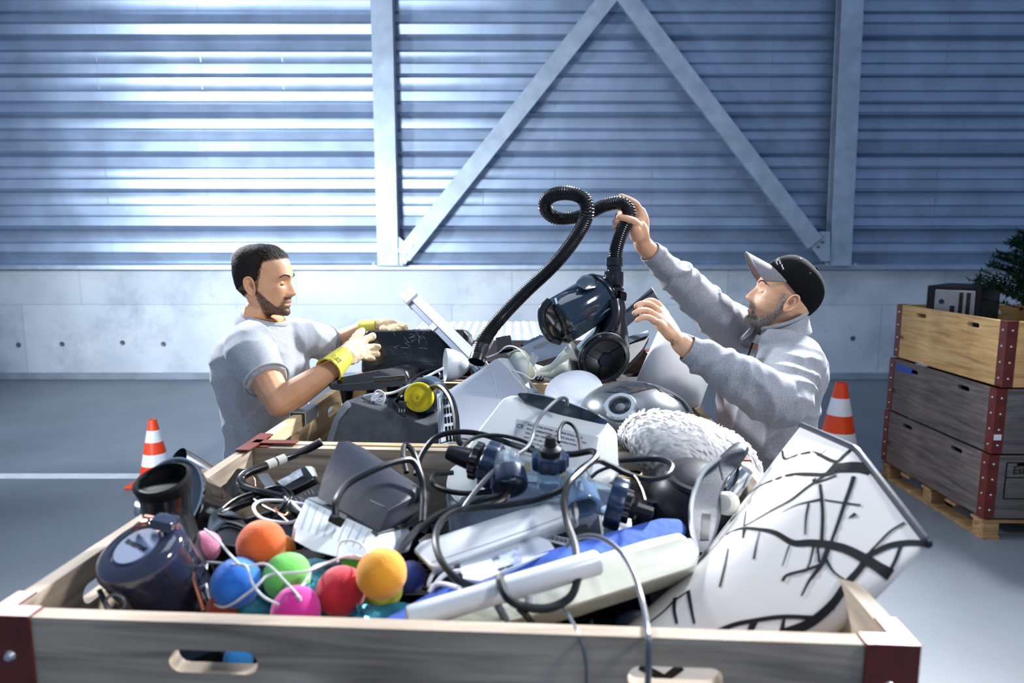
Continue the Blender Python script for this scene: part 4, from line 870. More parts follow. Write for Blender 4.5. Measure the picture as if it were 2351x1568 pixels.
for x, y in ((856, 899), (796, 903), (902, 893)): MB().lathe([(0, -.045), (.011, -.045), (.013, -.035), (.019, 0), (.022, .012), (0, .012)], P(x, y, 2.05), (0, 0, 1), 20).build('foot', M_BLK, t)
# grinder / motor with yellow cap
t = thing('electric_motor', 'blue-grey electric motor with a round yellow disc cap in the middle crate', 'motor', P(975, 915, 1.95))
c = P(962, 912, 1.90); fd = V((-.15, -1, .12)).normalized(); M_YEL = mat('yellow_plastic', '#d7c81c', .4, 0, .08, 8)
MB().lathe([(0, .014), (.005, .014), (.005, .018), (.012, .018), (.013, .010), (.020, .008), (.022, .004), (.034, .004), (.036, .008), (.040, .008), (.042, .003), (.042, -.006), (.03, -.008), (0, -.008)], c, fd, 48).build('yellow_disc', M_YEL, t, ang=25, label='yellow disc cap')
MB().lathe([(.043, -.008), (.045, -.014), (.045, -.03), (.038, -.032), (0, -.032)], c, fd, 40).build('flange', M_BLKM, t)
MB().lathe([(.038, -.032), (.05, -.04), (.052, -.12), (.03, -.14), (0, -.14)], c, fd, 32).build('motor_body', mat('motor_blue', '#4a6577', .45, 0, .2, 12), t)
cable([(928, 958, 1.86), (915, 935, 1.9), (905, 920, 1.95), (930, 900, 2.02)], .004, M_CBL, 'black cable from the three pin plug on the wedge speaker')
t = thing('mains_plug', 'small black three pin plug lying on the wedge speaker', 'plug', P(924, 930, 1.82))
pillow(MB(), PL([(915, 922, 1.84), (932, 925, 1.84), (930, 940, 1.83), (914, 936, 1.83)]), (0, .018, 0), .2).build('plug_body', M_BLKM, t)
for x in (917, 923, 929): MB().tube([P(x, 936, 1.835), P(x-1, 947, 1.825)], .0016, 8, 1).build('pin', M_CHROME, t)
# microwave casing
t = thing('microwave_casing', 'silver-grey appliance casing with vent slots standing in the centre of the middle crate', 'appliance casing', P(1080, 960, 1.9))
M_MW = mat('silver_paint', '#a9b2c4', .35, .35, .03, 12); M_MW2 = mat('silver_paint_lit', '#c3cad3', .3, .3, .03, 12)  # second silver is a lighter copy, the lit side put into its colour
A_, B_, C_, D_ = P(1034, 893, 1.84), P(1142, 822, 2.0), P(1168, 912, 1.90), P(1052, 1045, 1.74)
o = MB().slab(rpoly([A_, B_, C_+V((.05, 0, -.01)), D_+V((.12, .03, -.02)), D_], .06, 3), (.05, .14, -.02)).build('main_panel', M_MW, t, bevel=.003); Bm = bvh(o)
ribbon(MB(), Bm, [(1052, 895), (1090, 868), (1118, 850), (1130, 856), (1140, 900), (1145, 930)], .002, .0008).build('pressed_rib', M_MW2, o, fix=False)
va = P(1003, 905, 1.80); vb = P(1034, 893, 1.84); vd = P(1008, 1045, 1.71); vc = D_.copy()
def vp(a_, b_): return (va*(1-a_)+vb*a_)*(1-b_)+(vd*(1-a_)+vc*a_)*b_
hl = []
for j in range(6):
    for i in range(3):
        a0, b0 = .45+i*.19, .12+j*.145; hl.append([vp(a0, b0), vp(a0+.10, b0), vp(a0+.10, b0+.10), vp(a0, b0+.10)])
MB().slab([vp(0, 0), vp(1, 0), vp(1, 1), vp(0, 1)], (.004, .006, 0)).build('vent_panel', M_MW, t, smooth=False)
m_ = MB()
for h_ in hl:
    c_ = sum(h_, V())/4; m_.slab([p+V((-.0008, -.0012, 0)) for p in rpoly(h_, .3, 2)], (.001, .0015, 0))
m_.build('vent_slots', M_DK, t, smooth=False)  # closed dark plates, the shade of open slots painted on the panel
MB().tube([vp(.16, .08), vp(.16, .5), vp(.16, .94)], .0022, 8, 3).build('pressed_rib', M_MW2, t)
# right flank in the lighter silver, its lit look painted in
E1, E2, E3 = P(1146, 822, 2.0), P(1222, 915, 1.95), P(1195, 965, 1.86)
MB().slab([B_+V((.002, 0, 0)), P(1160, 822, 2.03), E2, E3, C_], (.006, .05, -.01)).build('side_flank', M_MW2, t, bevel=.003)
# dome lamp
c = P(1022, 838, 2.14); t = thing('dome_shade', 'white half-dome lampshade left of the silver-grey casing', 'lampshade', c)
pr = [(.052, 0), (.0515, .012), (.047, .032), (.037, .052), (.022, .068), (.010, .076), (0, .078)]
MB().lathe(pr, c, V((1, .25, -.06)), 40).lathe([(.050, .001), (.045, .03), (.02, .064), (0, .072)], c, V((1, .25, -.06)), 40).build('dome', M_WHITE, t)
MB().lathe([(.006, .074), (.006, .10), (0, .10)], c, V((1, .25, -.06)), 12).build('cable_nipple', M_WHITE, t)
# fluorescent fitting
a, b = P(944, 684, 2.50), P(1108, 848, 2.15); t = thing('strip_light', 'white strip light fitting standing up diagonally beside the black leather case', 'light fitting', b)
ax = (b-a).normalized(); sx_ = V((1, 0, .62)).normalized(); sx_ = (sx_-ax*sx_.dot(ax)).normalized(); sy_ = ax.cross(sx_)
def prismv(p0, p1, hx, hy, ox=0, oy=0): return [[p+sx_*(ox+s*hx)+sy_*(oy+q*hy) for s, q in ((-1, -1), (1, -1), (1, 1), (-1, 1))] for p in (p0, p1)]
MB().loft(prismv(a+ax*.02, b, .016, .018, .010)).build('diffuser', mat('strip_white', '#dfe4f2', .3, 0, .02, 6), t, bevel=.004)
MB().loft(prismv(a+ax*.03, b, .009, .014, -.016)).build('metal_channel', mat('channel_grey', '#7b8698', .35, .5, .05, 10), t, bevel=.001)
MB().loft(prismv(a-ax*.028, a+ax*.03, .028, .022, .0)).build('end_cap', M_WHITE, t, bevel=.003)
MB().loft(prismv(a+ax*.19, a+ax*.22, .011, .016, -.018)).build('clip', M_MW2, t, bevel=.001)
# chandelier
c = P(1190, 846, 2.06); t = thing('chandelier', 'cream plastic ceiling lamp with flared horn arms right of the silver-grey casing', 'ceiling lamp', c)
fd = V((-.75, -.62, .12)).normalized(); M_IV = mat('ivory_gloss', '#d6dacf', .2, 0, .03, 6, coat=.6)
MB().lathe([(0, .004), (.048, .002), (.054, 0), (.056, -.004), (.052, -.012), (.040, -.03), (.022, -.045), (0, -.05)], c, fd, 40).build('ceiling_plate', M_IV, t, label='round cream ceiling plate')
MB().lathe([(.054, .003), (.057, .003), (.058, -.003), (.054, -.003)], c, fd, 40).build('plate_ring', mat('aged_ring', '#c9c79c', .4), t)
hub = P(1226, 856, 2.1)
for (ex, ey, eY), s_ in (((1322, 806, 2.07), 1.1), ((1314, 842, 2.06), 1.1), ((1322, 876, 2.05), .7)):
    e = P(ex, ey, eY); m1 = hub.lerp(e, .45)+V((0, 0, -.012)); MB().tube([hub, m1, hub.lerp(e, .8), e], [.016, .014*s_, .026*s_, .040*s_], 24, 5, flat=.75).build('horn_arm', M_IV, t)
MB().lathe([(0, .02), (.022, .016), (.028, 0), (.022, -.03), (0, -.04)], hub, fd, 28).build('hub', M_IV, t)
tag(MB().slab(PL([(1222, 808, 1.98), (1238, 820, 1.98), (1226, 842, 1.98), (1214, 828, 1.98)]), (0, .001, 0)).build('paper_tag', mat('paper_tag', '#aeb6c0', .7, 0, .2, 150), smooth=False), 'small printed paper tag tied to the cream chandelier', 'tag')
M_TW = M_WCBL
cable([(1215, 838, 2.0), (1208, 820, 2.0), (1190, 800, 2.04), (1165, 795, 2.08), (1140, 812, 2.1), (1112, 822, 2.1), (1095, 826, 2.12)], .0022, M_TW, 'thin white wire arching over the cream chandelier plate', name='white_wire')
cable([(1108, 824, 2.14), (1122, 800, 2.14), (1134, 775, 2.16), (1130, 760, 2.2)], .003, M_TW, 'white wire standing upright beside the hose end', name='white_wire')
cable([(1175, 850, 2.0), (1200, 858, 1.98), (1222, 870, 1.98), (1232, 855, 1.98), (1228, 840, 1.98)], .002, M_TW, 'thin white wire dangling over the chandelier hub', name='white_wire')
# plug prongs in the middle
t = thing('mains_plug', 'black two pin plug beneath the cream chandelier arms', 'plug', P(1240, 868, 2.0))
MB().ball(P(1238, 870, 2.02), (.014, .016, .008), 12).build('plug_body', M_BLKM, t)
for x in (1241, 1249): MB().tube([P(x-6, 870, 2.0), P(x+2, 861, 1.98)], .0022, 8, 1).build('pin', M_CHROME, t)
# white oval dish
c = P(1318, 905, 1.93); t = thing('white_dish_shade', 'flat white oval lamp dish lying between chandelier and silver vacuum', 'lampshade', c)
MB().lathe([(0, .004), (.05, .006), (.078, .012), (.082, .014), (.083, .011), (.078, .004), (.05, -.012), (0, -.02)], c, V((-.2, -.52, .8)), 44).build('dish', mat('dish_white', '#cfd6e2', .3, 0, .03, 5), t)
# silver vacuum dome
c = P(1462, 958, 1.83); t = thing('canister_vacuum', 'silver grey canister vacuum body with round hose socket, right of middle crate', 'vacuum cleaner', c)
RV = Matrix.Rotation(.10, 3, 'Y')
o = MB().ball(c, (.155, .15, .095), 28, 0, RV).build('shell', mat('silver_shell', '#666a71', .3, .5, .06, 3, coat=.15), t); B = bvh(o)
so = P(1424, 932, 1.70); h, n = hit(B, 1424, 934)
sd = n if n is not None else V((0, -.6, .8)); so = h if h is not None else so
MB().lathe([(.040, -.012), (.042, .002), (.038, .008), (.029, .008), (.025, .0), (.024, -.02)], so, sd, 40)  .build('socket_ring', mat('satin_silver', '#8f959d', .32, .8), t, label='bright round socket ring')
MB().lathe([(.0255, .001), (.022, -.008), (.021, -.012), (.019, -.013), (0, -.013)], so, sd, 40).build('socket_hole', M_DK, t, fix=False)  # black floor of the socket, shade of the hole put into its colour
for i in range(3): MB().tube([so+sd*(.001-.0*i)+(frame(sd)[0]*math.cos(a*PI/8)+frame(sd)[1]*math.sin(a*PI/8))*(.022-.004*i) for a in range(16)], .0012, 6, 2, True).build('socket_thread', M_NAVY, t)
ribbon(MB(), B, [(1375, 908), (1400, 915), (1440, 912), (1462, 935), (1480, 955), (1520, 965)], .003).build('shell_seam', M_GREYP, o, fix=False)
m_ = patch(MB(), B, [(1385, 900), (1450, 878), (1530, 885), (1440, 905)], .0015, 10); m_.build('dark_window', mat('window_smoke', '#45494f', .1, .3, .1, 4, coat=1), o, fix=False)
ribbon(MB(), B, [(1535, 905), (1562, 920), (1580, 945)], .014, .002).build('bumper', M_BLK, o, fix=False, label='black bumper strip')
ribbon(MB(), B, [(1480, 882), (1505, 888), (1520, 900)], .010, .002).build('vent_cover', M_BLK, o, fix=False)
# tall white shade
t = thing('white_drum_shade', 'tall plain white drum lampshade held under the arm of the man in the cap', 'lampshade', P(1530, 900, 2.12))
a, b = P(1527, 918, 2.14), P(1578, 790, 2.20); ax = (b-a).normalized(); LL = (b-a).length
MB().lathe([(.106, -.03), (.103, LL*.5), (.100, LL)], a, ax, 48).build('shade', mat('drum_white', '#eceef2', .55, 0, .02, 4), t, solid=.002)
MB().lathe([(.101, LL-.006), (.102, LL), (.1, LL+.002), (.098, LL), (.099, LL-.006)], a, ax, 48).build('rim_ring', M_CREAM, t)
# leather case
t = thing('leather_case', 'black padded leather case with white scratches held by the gloved worker', 'case', P(950, 810, 2.33))
q = PL([(827, 862, 2.28), (832, 800, 2.32), (838, 758, 2.34), (950, 757, 2.34), (1066, 757, 2.34), (1080, 770, 2.34), (1084, 866, 2.28)])
M_LEATH = mat('black_leather', '#0e1016', .3, 0, .2, 10, .35, 110, coat=.25)
def lea(co, nn):
    f = math.exp(-((co.z-1.385)/.03)**2); k = .006*noise.noise(co*11)+.003*noise.noise(co*26)
    return co+nn*(k)+V((0, -.010*math.exp(-((co.z-1.42)/.035)**2)+.010*f, 0))
o = pillow(MB(), q, (.0, .16, -.02), .13, .03, .18)
o = o.build('case_body', M_LEATH, t, vox=.006, sm=3, fix=True); bake(o, lea); B = bvh(o)
ribbon(MB(), B, [(862, 757), (864, 800), (864, 860)], .0018, .0006).build('seam', M_GREYP, o, fix=False)
ribbon(MB(), B, [(835, 850), (880, 845), (930, 833), (980, 832), (1030, 836), (1078, 846)], .0022, .001).build('piping', M_BLK, o, fix=False)
ribbon(MB(), B, [(1062, 760), (1064, 800), (1064, 855)], .0018, .0006).build('seam', M_GREYP, o, fix=False)
m_ = MB(); r2 = random.Random(6)
for i in range(26):
    x = 950+r2.gauss(0, 20); y = 782+r2.gauss(0, 9); a_ = r2.choice([.5, .25, 1.8, 2.4, .1])+r2.gauss(0, .2); L_ = r2.uniform(6, 20)
    ribbon(m_, B, [(x, y), (x+L_*.5*math.cos(a_), y-L_*.5*math.sin(a_)+r2.gauss(0, 1)), (x+L_*math.cos(a_), y-L_*math.sin(a_))], (.0011, .0003), .0006)
m_.build('scratches', mat('scratch', '#9aa3b3', .7), o, fix=False)
# black feet pieces near, dark junk behind
cable([(905, 920, 1.98), (930, 912, 1.98), (985, 892, 1.92), (1012, 888, 1.86), (1035, 915, 1.79), (1046, 955, 1.73), (1050, 1000, 1.68), (1062, 1025, 1.66), (1080, 1034, 1.66)], .0085, M_CBL, 'thick black cable passing over the vents of the silver-grey casing')
cable([(835, 910, 1.95), (860, 905, 1.95), (900, 902, 1.98), (940, 885, 2.0), (985, 862, 2.05), (1018, 845, 2.1)], .0042, M_WCBL, 'white cable running from the slim black appliance to the white half-dome shade')
coil(P(868, 918, 1.93), V((.02, 0, 0)), V((0, .006, .012)), 4, .0028, M_WCBL, 'white_cable', 'small coil of white cable on top of the wedge speaker')
cable([(930, 885, 2.0), (960, 862, 2.1), (990, 850, 2.15), (1010, 858, 2.14), (1012, 870, 2.1)], .005, M_CBL, 'black cable bowed behind the yellow disc cap')
cable([(1010, 1018, 1.70), (1040, 1010, 1.71), (1070, 1008, 1.73), (1090, 1020, 1.71), (1060, 1022, 1.70), (1030, 1018, 1.70)], .0016, M_CBL, 'tangle of thin black wires on the divider board')

# ================================================================ rear crate
def jbox(name, label, quad, th, m, cat='electronics part', r=.08, extra=None):
    q = PL(quad); t = thing(name, label, cat, midpt(q)); o = pillow(MB(), q, th, r, .02, .1).build('housing', m, t); B = bvh(o)
    if extra: extra(t, o, B)
    return t
def ex1(t, o, B):
    for i in range(3): ribbon(MB(), B, [(1175+i*3, 812+i*4), (1290, 768+i*6)], .003, .001).build('groove', M_GREYP, o, fix=False)
    m = MB()
    for i in range(10): ribbon(m, B, [(1225+i*4, 795-i*1.6), (1228+i*4, 803-i*1.6)], .002, .0012)
    m.build('vent_slots', M_DK, o, fix=False)
jbox('printer_lid', 'long dark grey printer lid with grooves lying behind the chandelier', [(1160, 812, 2.5), (1250, 772, 2.62), (1315, 775, 2.6), (1300, 812, 2.45), (1215, 838, 2.35)], (0, .05, -.04), mat('slate_plastic', '#39414f', .4, 0, .1, 10), extra=ex1)
jbox('black_box', 'small square black plastic box beside the hose end', [(1138, 775, 2.7), (1172, 768, 2.72), (1178, 800, 2.68), (1142, 806, 2.66)], (0, .05, -.02), M_BLKM)
jbox('black_box', 'low black device behind the printer lid', [(1195, 790, 2.72), (1240, 768, 2.8), (1262, 775, 2.78), (1220, 800, 2.66)], (0, .05, -.02), M_NAVY)
def ex2(t, o, B):
    ribbon(MB(), B, [(1424, 727), (1460, 698), (1500, 668)], .008, .001).build('top_bezel', M_NAVY, o, fix=False)
jbox('flat_panel', 'dark grey flat panel leaning behind the raised hand, right of the hanging vacuum', [(1424, 722, 2.62), (1496, 660, 2.62), (1512, 687, 2.6), (1430, 758, 2.58)], (.01, .03, 0), mat('panel_grey', '#4c5159', .35, .2, .1, 8), r=.04, extra=ex2)
jbox('aluminium_profile', 'bright aluminium profile lying right of the hanging vacuum', [(1436, 775, 2.55), (1488, 758, 2.6), (1490, 768, 2.58), (1440, 790, 2.5)], (0, .02, -.015), M_CHROME, 'metal profile')
jbox('dark_plate', 'dark flat device under the aluminium profile', [(1436, 792, 2.5), (1492, 770, 2.6), (1476, 800, 2.5), (1444, 835, 2.4)], (0, .03, -.03), M_BLKM)
# board of the rear crate rim behind the suspended vacuum + tread plate
tp = thing('tread_plate', 'white tread plate sheet lying level behind the black hose end', 'metal sheet', P(1110, 770, 3.1))
x0, x1 = P(945, 760, 3.2).x, P(1420, 760, 3.2).x; zt = 1.435
MB().box(((x0+x1)/2, 3.22, zt-.004), (x1-x0, .70, .006)).build('sheet', mat('tread_white', '#99a1ac', .4, .3, .04, 8), tp, bevel=.001)
m_ = MB(); i = 0
yy = 2.89
while yy < 3.55:
    xx = x0+.02+(.02 if i % 2 else 0)
    while xx < x1-.02:
        a_ = .6 if i % 2 else -.6; d = V((math.cos(a_), math.sin(a_), 0))*.014; s = V((-math.sin(a_), math.cos(a_), 0))*.004; c = V((xx, yy, zt-.001))
        m_.add([c-d, c+s, c+d, c-s, c+V((0, 0, .005))], [[0, 1, 4], [1, 2, 4], [2, 3, 4], [3, 0, 4]]); xx += .04
    yy += .026; i += 1
m_.build('tread_pattern', mat('tread_bump', '#dfe4ea', .3, .4), tp, fix=False, smooth=False)
MB().box(((x0+x1)/2, 3.35, zt-.06), (x1-x0-.06, .05, .1)).box(((x0+x1)/2, 3.0, zt-.06), (x1-x0-.06, .05, .1)).build('support_bar', M_GALV, tp)

# ================================================================ hanging vacuum cleaner
t = thing('vacuum_cleaner', 'black bagless vacuum cleaner held up by its ribbed hose over the crates', 'vacuum cleaner', P(1370, 760, 2.2))
HP = [(1098, 815, 2.10), (1108, 785, 2.13), (1145, 735, 2.18), (1205, 672, 2.2), (1275, 605, 2.2), (1325, 540, 2.17), (1348, 488, 2.14), (1338, 455, 2.15), (1300, 443, 2.17), (1262, 452, 2.21), (1252, 478, 2.24), (1275, 500, 2.26), (1315, 500, 2.26), (1350, 490, 2.26), (1385, 473, 2.25), (1420, 466, 2.23), (1440, 476, 2.22), (1444, 497, 2.21), (1428, 530, 2.20), (1415, 570, 2.19), (1410, 608, 2.18)]
cp = catmull(PL(HP), 12); L_ = [0]
for i in range(1, len(cp)): L_.append(L_[-1]+(cp[i]-cp[i-1]).length)
def at_len(s):
    import bisect
    i = min(max(bisect.bisect(L_, s)-1, 0), len(cp)-2); f = (s-L_[i])/max(1e-9, L_[i+1]-L_[i]); return cp[i].lerp(cp[i+1], min(1, max(0, f)))
tot = L_[-1]; nr = int(tot/.0068); pts_ = []; rad_ = []
rings = []; xprev = None; NS = nr*4
for i in range(NS+1):
    s = tot*i/NS; p = at_len(s); d = (at_len(min(tot, s+.004))-at_len(max(0, s-.004))).normalized()
    if xprev is None: xprev = frame(d)[0]
    xprev = (xprev-d*xprev.dot(d)).normalized(); y = d.cross(xprev); r_ = (.0195, .0218, .0222, .0200)[i % 4]
    rings.append([p+(xprev*math.cos(2*PI*j/18)+y*math.sin(2*PI*j/18))*r_ for j in range(18)])
MB().loft(rings).build('hose', mat('hose_black', '#0d1016', .28, 0, .2, 8, coat=.2), t, ang=25)
M_VB = mat('vacuum_black', '#0c1019', .22, 0, .2, 8, coat=.5)
e0 = P(1410, 600, 2.18); dn = (P(1407, 690, 2.16)-e0).normalized()
MB().lathe([(0, -.01), (.0255, -.01), (.0262, .015), (.023, .017), (.023, .03), (.030, .034), (.031, .075), (.026, .08), (.033, .085), (.034, .10), (.03, .115), (0, .115)], e0, dn, 32).build('hose_connector', M_VB, t)
MB().lathe([(0, -.03), (.024, -.03), (.026, -.02), (.026, .03), (0, .03)], P(1100, 812, 2.11), (P(1098, 818, 2.10)-P(1108, 785, 2.13)), 24).build('hose_end', M_BLK, t)
MB().box(e0+dn*.055+V((.0, -.031, 0)), (.014, .008, .026)).build('connector_button', M_BLKM, t, bevel=.003)
# dust cup
a, b = P(1283, 738, 2.10), P(1380, 678, 2.19); ax = (b-a).normalized(); LL = (b-a).length; RB = .074
M_CUP = mat('dark_clear_cup', '#1d2f45', .10, 0, .1, 5, coat=1, alpha=.9)
MB().lathe([(.060, -.012), (RB-.004, -.008), (RB, 0), (RB, LL*.9), (RB-.001, LL*.92)], a, ax, 48).build('dust_cup', M_CUP, t, label='smoky transparent dust cup')
MB().lathe([(.030, 0), (.035, LL*.3), (.035, LL*.85), (0, LL*.86)], a, ax, 28).build('inner_filter', M_NAVY, t)
MB().lathe([(RB+.002, LL*.90), (RB+.004, LL*.92), (RB+.004, LL*.97), (RB, LL), (.055, LL+.03), (.02, LL+.05), (0, LL+.05)], a, ax, 48).build('cup_head', M_VB, t)
MB().lathe([(0, -.026), (.045, -.024), (.066, -.014), (RB-.002, -.004), (RB-.002, .0), (.06, .002)], a, ax, 48).build('cup_base', M_VB, t)
fx, fy, _ = frame(ax)
hp = [P(1262, 690, 2.06), P(1245, 712, 2.05), P(1246, 745, 2.04), P(1262, 775, 2.05), P(1285, 785, 2.08)]
MB().tube(hp, [.010, .011, .010, .010, .009], 12, 6, flat=1.2).build('cup_handle', M_VB, t)
c9 = P(1332, 655, 2.1); pillow(MB(), PL([(1318, 652, 2.08), (1335, 634, 2.10), (1362, 640, 2.10), (1372, 660, 2.1), (1345, 668, 2.08)]), (.01, .05, .005), .3, .08).build('cup_latch', mat('latch_clear', '#3e5261', .15, 0, .1, 10, coat=1), t)
B = bvh(bpy.data.objects['dust_cup'] if 'dust_cup' in bpy.data.objects else shd)
patch(MB(), bvh([c_ for c_ in t.children if c_.name.startswith('dust_cup')][0]), [(1273, 686), (1277, 684), (1281, 697), (1277, 699)], .001, 3).build('logo_strip', mat('logo_pale', '#9fb4d6', .5), t, fix=False)
# main body
def ell(c, u, v, n=28, p=2.4): return sring(c, u, v, n, p)
ua = V((.055, 0, .02)); 
rings = [ell(P(1412, 690, 2.17), V((.028, 0, 0)), V((0, .03, 0))), ell(P(1412, 712, 2.17), V((.034, 0, .0)), V((0, .04, 0))), ell(P(1398, 745, 2.17), V((.052, 0, .022)), V((0, .06, 0))), ell(P(1382, 775, 2.17), V((.078, 0, .03)), V((0, .075, 0))), ell(P(1376, 805, 2.16), V((.092, 0, .025)), V((0, .085, 0))), ell(P(1378, 830, 2.15), V((.086, 0, .02)), V((0, .075, 0))), ell(P(1384, 850, 2.14), V((.060, 0, .015)), V((0, .05, 0)))]
MB().loft(rings).build('motor_body', M_VB, t)
MB().tube([P(1412, 690, 2.12), P(1416, 720, 2.10), P(1405, 755, 2.09), P(1370, 790, 2.10)], [.022, .018, .020, .022], 16, 6, flat=.7).build('spine', M_VB, t)
pillow(MB(), PL([(1428, 740, 2.16), (1440, 790, 2.14), (1442, 825, 2.12), (1425, 800, 2.1), (1410, 770, 2.1), (1415, 745, 2.12)]), (.0, .07, 0), .3, .1).build('grey_flank', mat('flank_grey', '#a6adb8', .3, .4, .04, 8), t, label='silver-grey side flank')
wc = P(1386, 822, 2.06); wd = V((.22, -.86, -.20)).normalized()
MB().lathe([(0, .012), (.06, .012), (.064, .018), (.072, .02), (.078, .014), (.079, .0), (.076, -.018), (0, -.02)], wc, wd, 56).build('wheel', M_VB, t)
MB().lathe([(.0795, .004), (.0805, .004), (.0805, -.008), (.0795, -.008)], wc, wd, 56).build('wheel_rim', M_SILV, t)
wx_, wy_, _ = frame(wd); wheel_sp = MB()
for i in range(3):
    a_ = 2*PI*i/3+.5; dd = wx_*math.cos(a_)+wy_*math.sin(a_); wheel_sp.bar(wc+wd*.014+dd*.02, wc+wd*.014+dd*.066, .026, .005, wd)
wheel_sp.build('wheel_spokes', M_BLK, t, bevel=.002)
MB().lathe([(0, .020), (.020, .019), (.024, .012)], wc, wd, 32).build('wheel_hub', M_NAVY, t)
for x, y in ((1425, 842), (1440, 846)): pass
pillow(MB(), PL([(1425, 665, 2.12), (1440, 672, 2.12), (1438, 692, 2.12), (1424, 690, 2.12)]), (0, .03, 0), .3).build('carry_button', M_BLKM, t)
# ================================================================ people
def gs(x, s): return math.exp(-(x/s)**2)
def interp(tab, z):
    if z >= tab[0][0]: return tab[0][1:]
    n = len(tab)
    for i in range(n-1):
        a, b = tab[i], tab[i+1]
        if z >= b[0]:
            t = (a[0]-z)/(a[0]-b[0]); h = a[0]-b[0]; a0 = tab[max(0, i-1)]; b1 = tab[min(n-1, i+2)]; out = []
            for k in range(1, len(a)):
                m0 = (b[k]-a0[k])/max(1e-6, a0[0]-b[0])*h if i > 0 else b[k]-a[k]; m1 = (b1[k]-a[k])/max(1e-6, a[0]-b1[0])*h if i+2 < n else b[k]-a[k]
                t2, t3 = t*t, t*t*t; out.append((2*t3-3*t2+1)*a[k]+(t3-2*t2+t)*m0+(-2*t3+3*t2)*b[k]+(t3-t2)*m1)
            return tuple(out)
    return tab[-1][1:]
#          z     front   back    halfw
HT = [(.118, -.012, -.022, .004), (.116, .012, -.046, .024), (.108, .038, -.072, .045), (.092, .062, -.092, .061), (.070, .077, -.102, .070), (.045, .085, -.106, .0745), (.022, .0885, -.105, .0755), (.004, .083, -.101, .0750), (-.015, .083, -.096, .0735), (-.035, .0835, -.088, .0710), (-.052, .0840, -.079, .0685), (-.068, .0850, -.071, .0650), (-.084, .0815, -.064, .0590), (-.098, .0820, -.058, .0530), (-.110, .0780, -.056, .0470), (-.118, .0640, -.056, .0450), (-.124, .0420, -.057, .0480), (-.132, .0230, -.058, .0520), (-.150, .0120, -.061, .0555), (-.180, .0100, -.066, .0590), (-.215, .0100, -.075, .0680)]
def head_pt(u, v, nose=1.0, jaw=1.0):
    z = .118-v*(.118+.215); F, Bk, W = interp(HT, z)
    if z < -.03: W *= 1+(jaw-1)*gs(z+.08, .05)
    a = 2*PI*u; ca, sa = math.cos(a), math.sin(a)
    xc = F*.25+Bk*.75 if z < -.118 else -.012
    p = 2.25 if z > -.02 else 2.2
    cx_ = math.copysign(abs(ca)**(2/p), ca); sy_ = math.copysign(abs(sa)**(2/p), sa)
    x = xc+(F-xc)*cx_ if ca > 0 else xc+(xc-Bk)*cx_
    y = W*sy_
    fr = max(0, (x-.02)/.07)**1.5 if x > .02 else 0
    # features
    ay = abs(y)
    A = 0
    for zz, am in ((.018, .004), (.006, .008), (-.006, .014), (-.018, .020), (-.030, .0255), (-.037, .0275), (-.043, .024), (-.0485, .011), (-.054, .002)): pass
    nt = [(.03, .0), (.018, .003), (.006, .0075), (-.006, .0135), (-.018, .0195), (-.030, .0250), (-.036, .0268), (-.042, .0235), (-.047, .0120), (-.052, .002), (-.058, 0)]
    if nt[-1][0] < z < nt[0][0]:
        A = interp([(q[0], q[1]) for q in nt], z)[0]*nose; sg = .0075+.0065*max(0, min(1, (.01-z)/.045)); x += A*gs(y, sg)*fr
    x += .0065*gs(ay-.0145, .0065)*gs(z+.041, .0075)*fr
    x -= .0125*gs(ay-.030, .015)*gs(z+.002, .013)*fr
    x += .0050*gs(ay-.031, .012)*gs(z+.001, .0065)*fr
    x += .0040*gs(ay-.028, .022)*gs(z-.020, .008)*fr
    x += .0030*gs(z+.064, .0045)*gs(y, .022)*fr+.0045*gs(z+.077, .0048)*gs(y, .020)*fr-.0045*gs(z+.0705, .0022)*gs(y, .027)*fr
    x -= .0040*gs(z+.088, .005)*gs(y, .024)*fr; x += .0035*gs(z+.104, .009)*gs(y, .018)*fr
    x -= .0022*gs(y, .004)*gs(z+.057, .004)*fr
    k = 1+.035*gs(z+.028, .018)*gs(x-.045, .03); y *= k
    y *= 1-.05*gs(z-.03, .03)*gs(x-.06, .03)
    tl = .36*max(0, min(1, (-.03-z)/.085)); z2 = z+tl*max(0, .080-x)*(1 if z > -.13 else max(.35, 1-(-.13-z)*8))
    return V((x, y, z2))
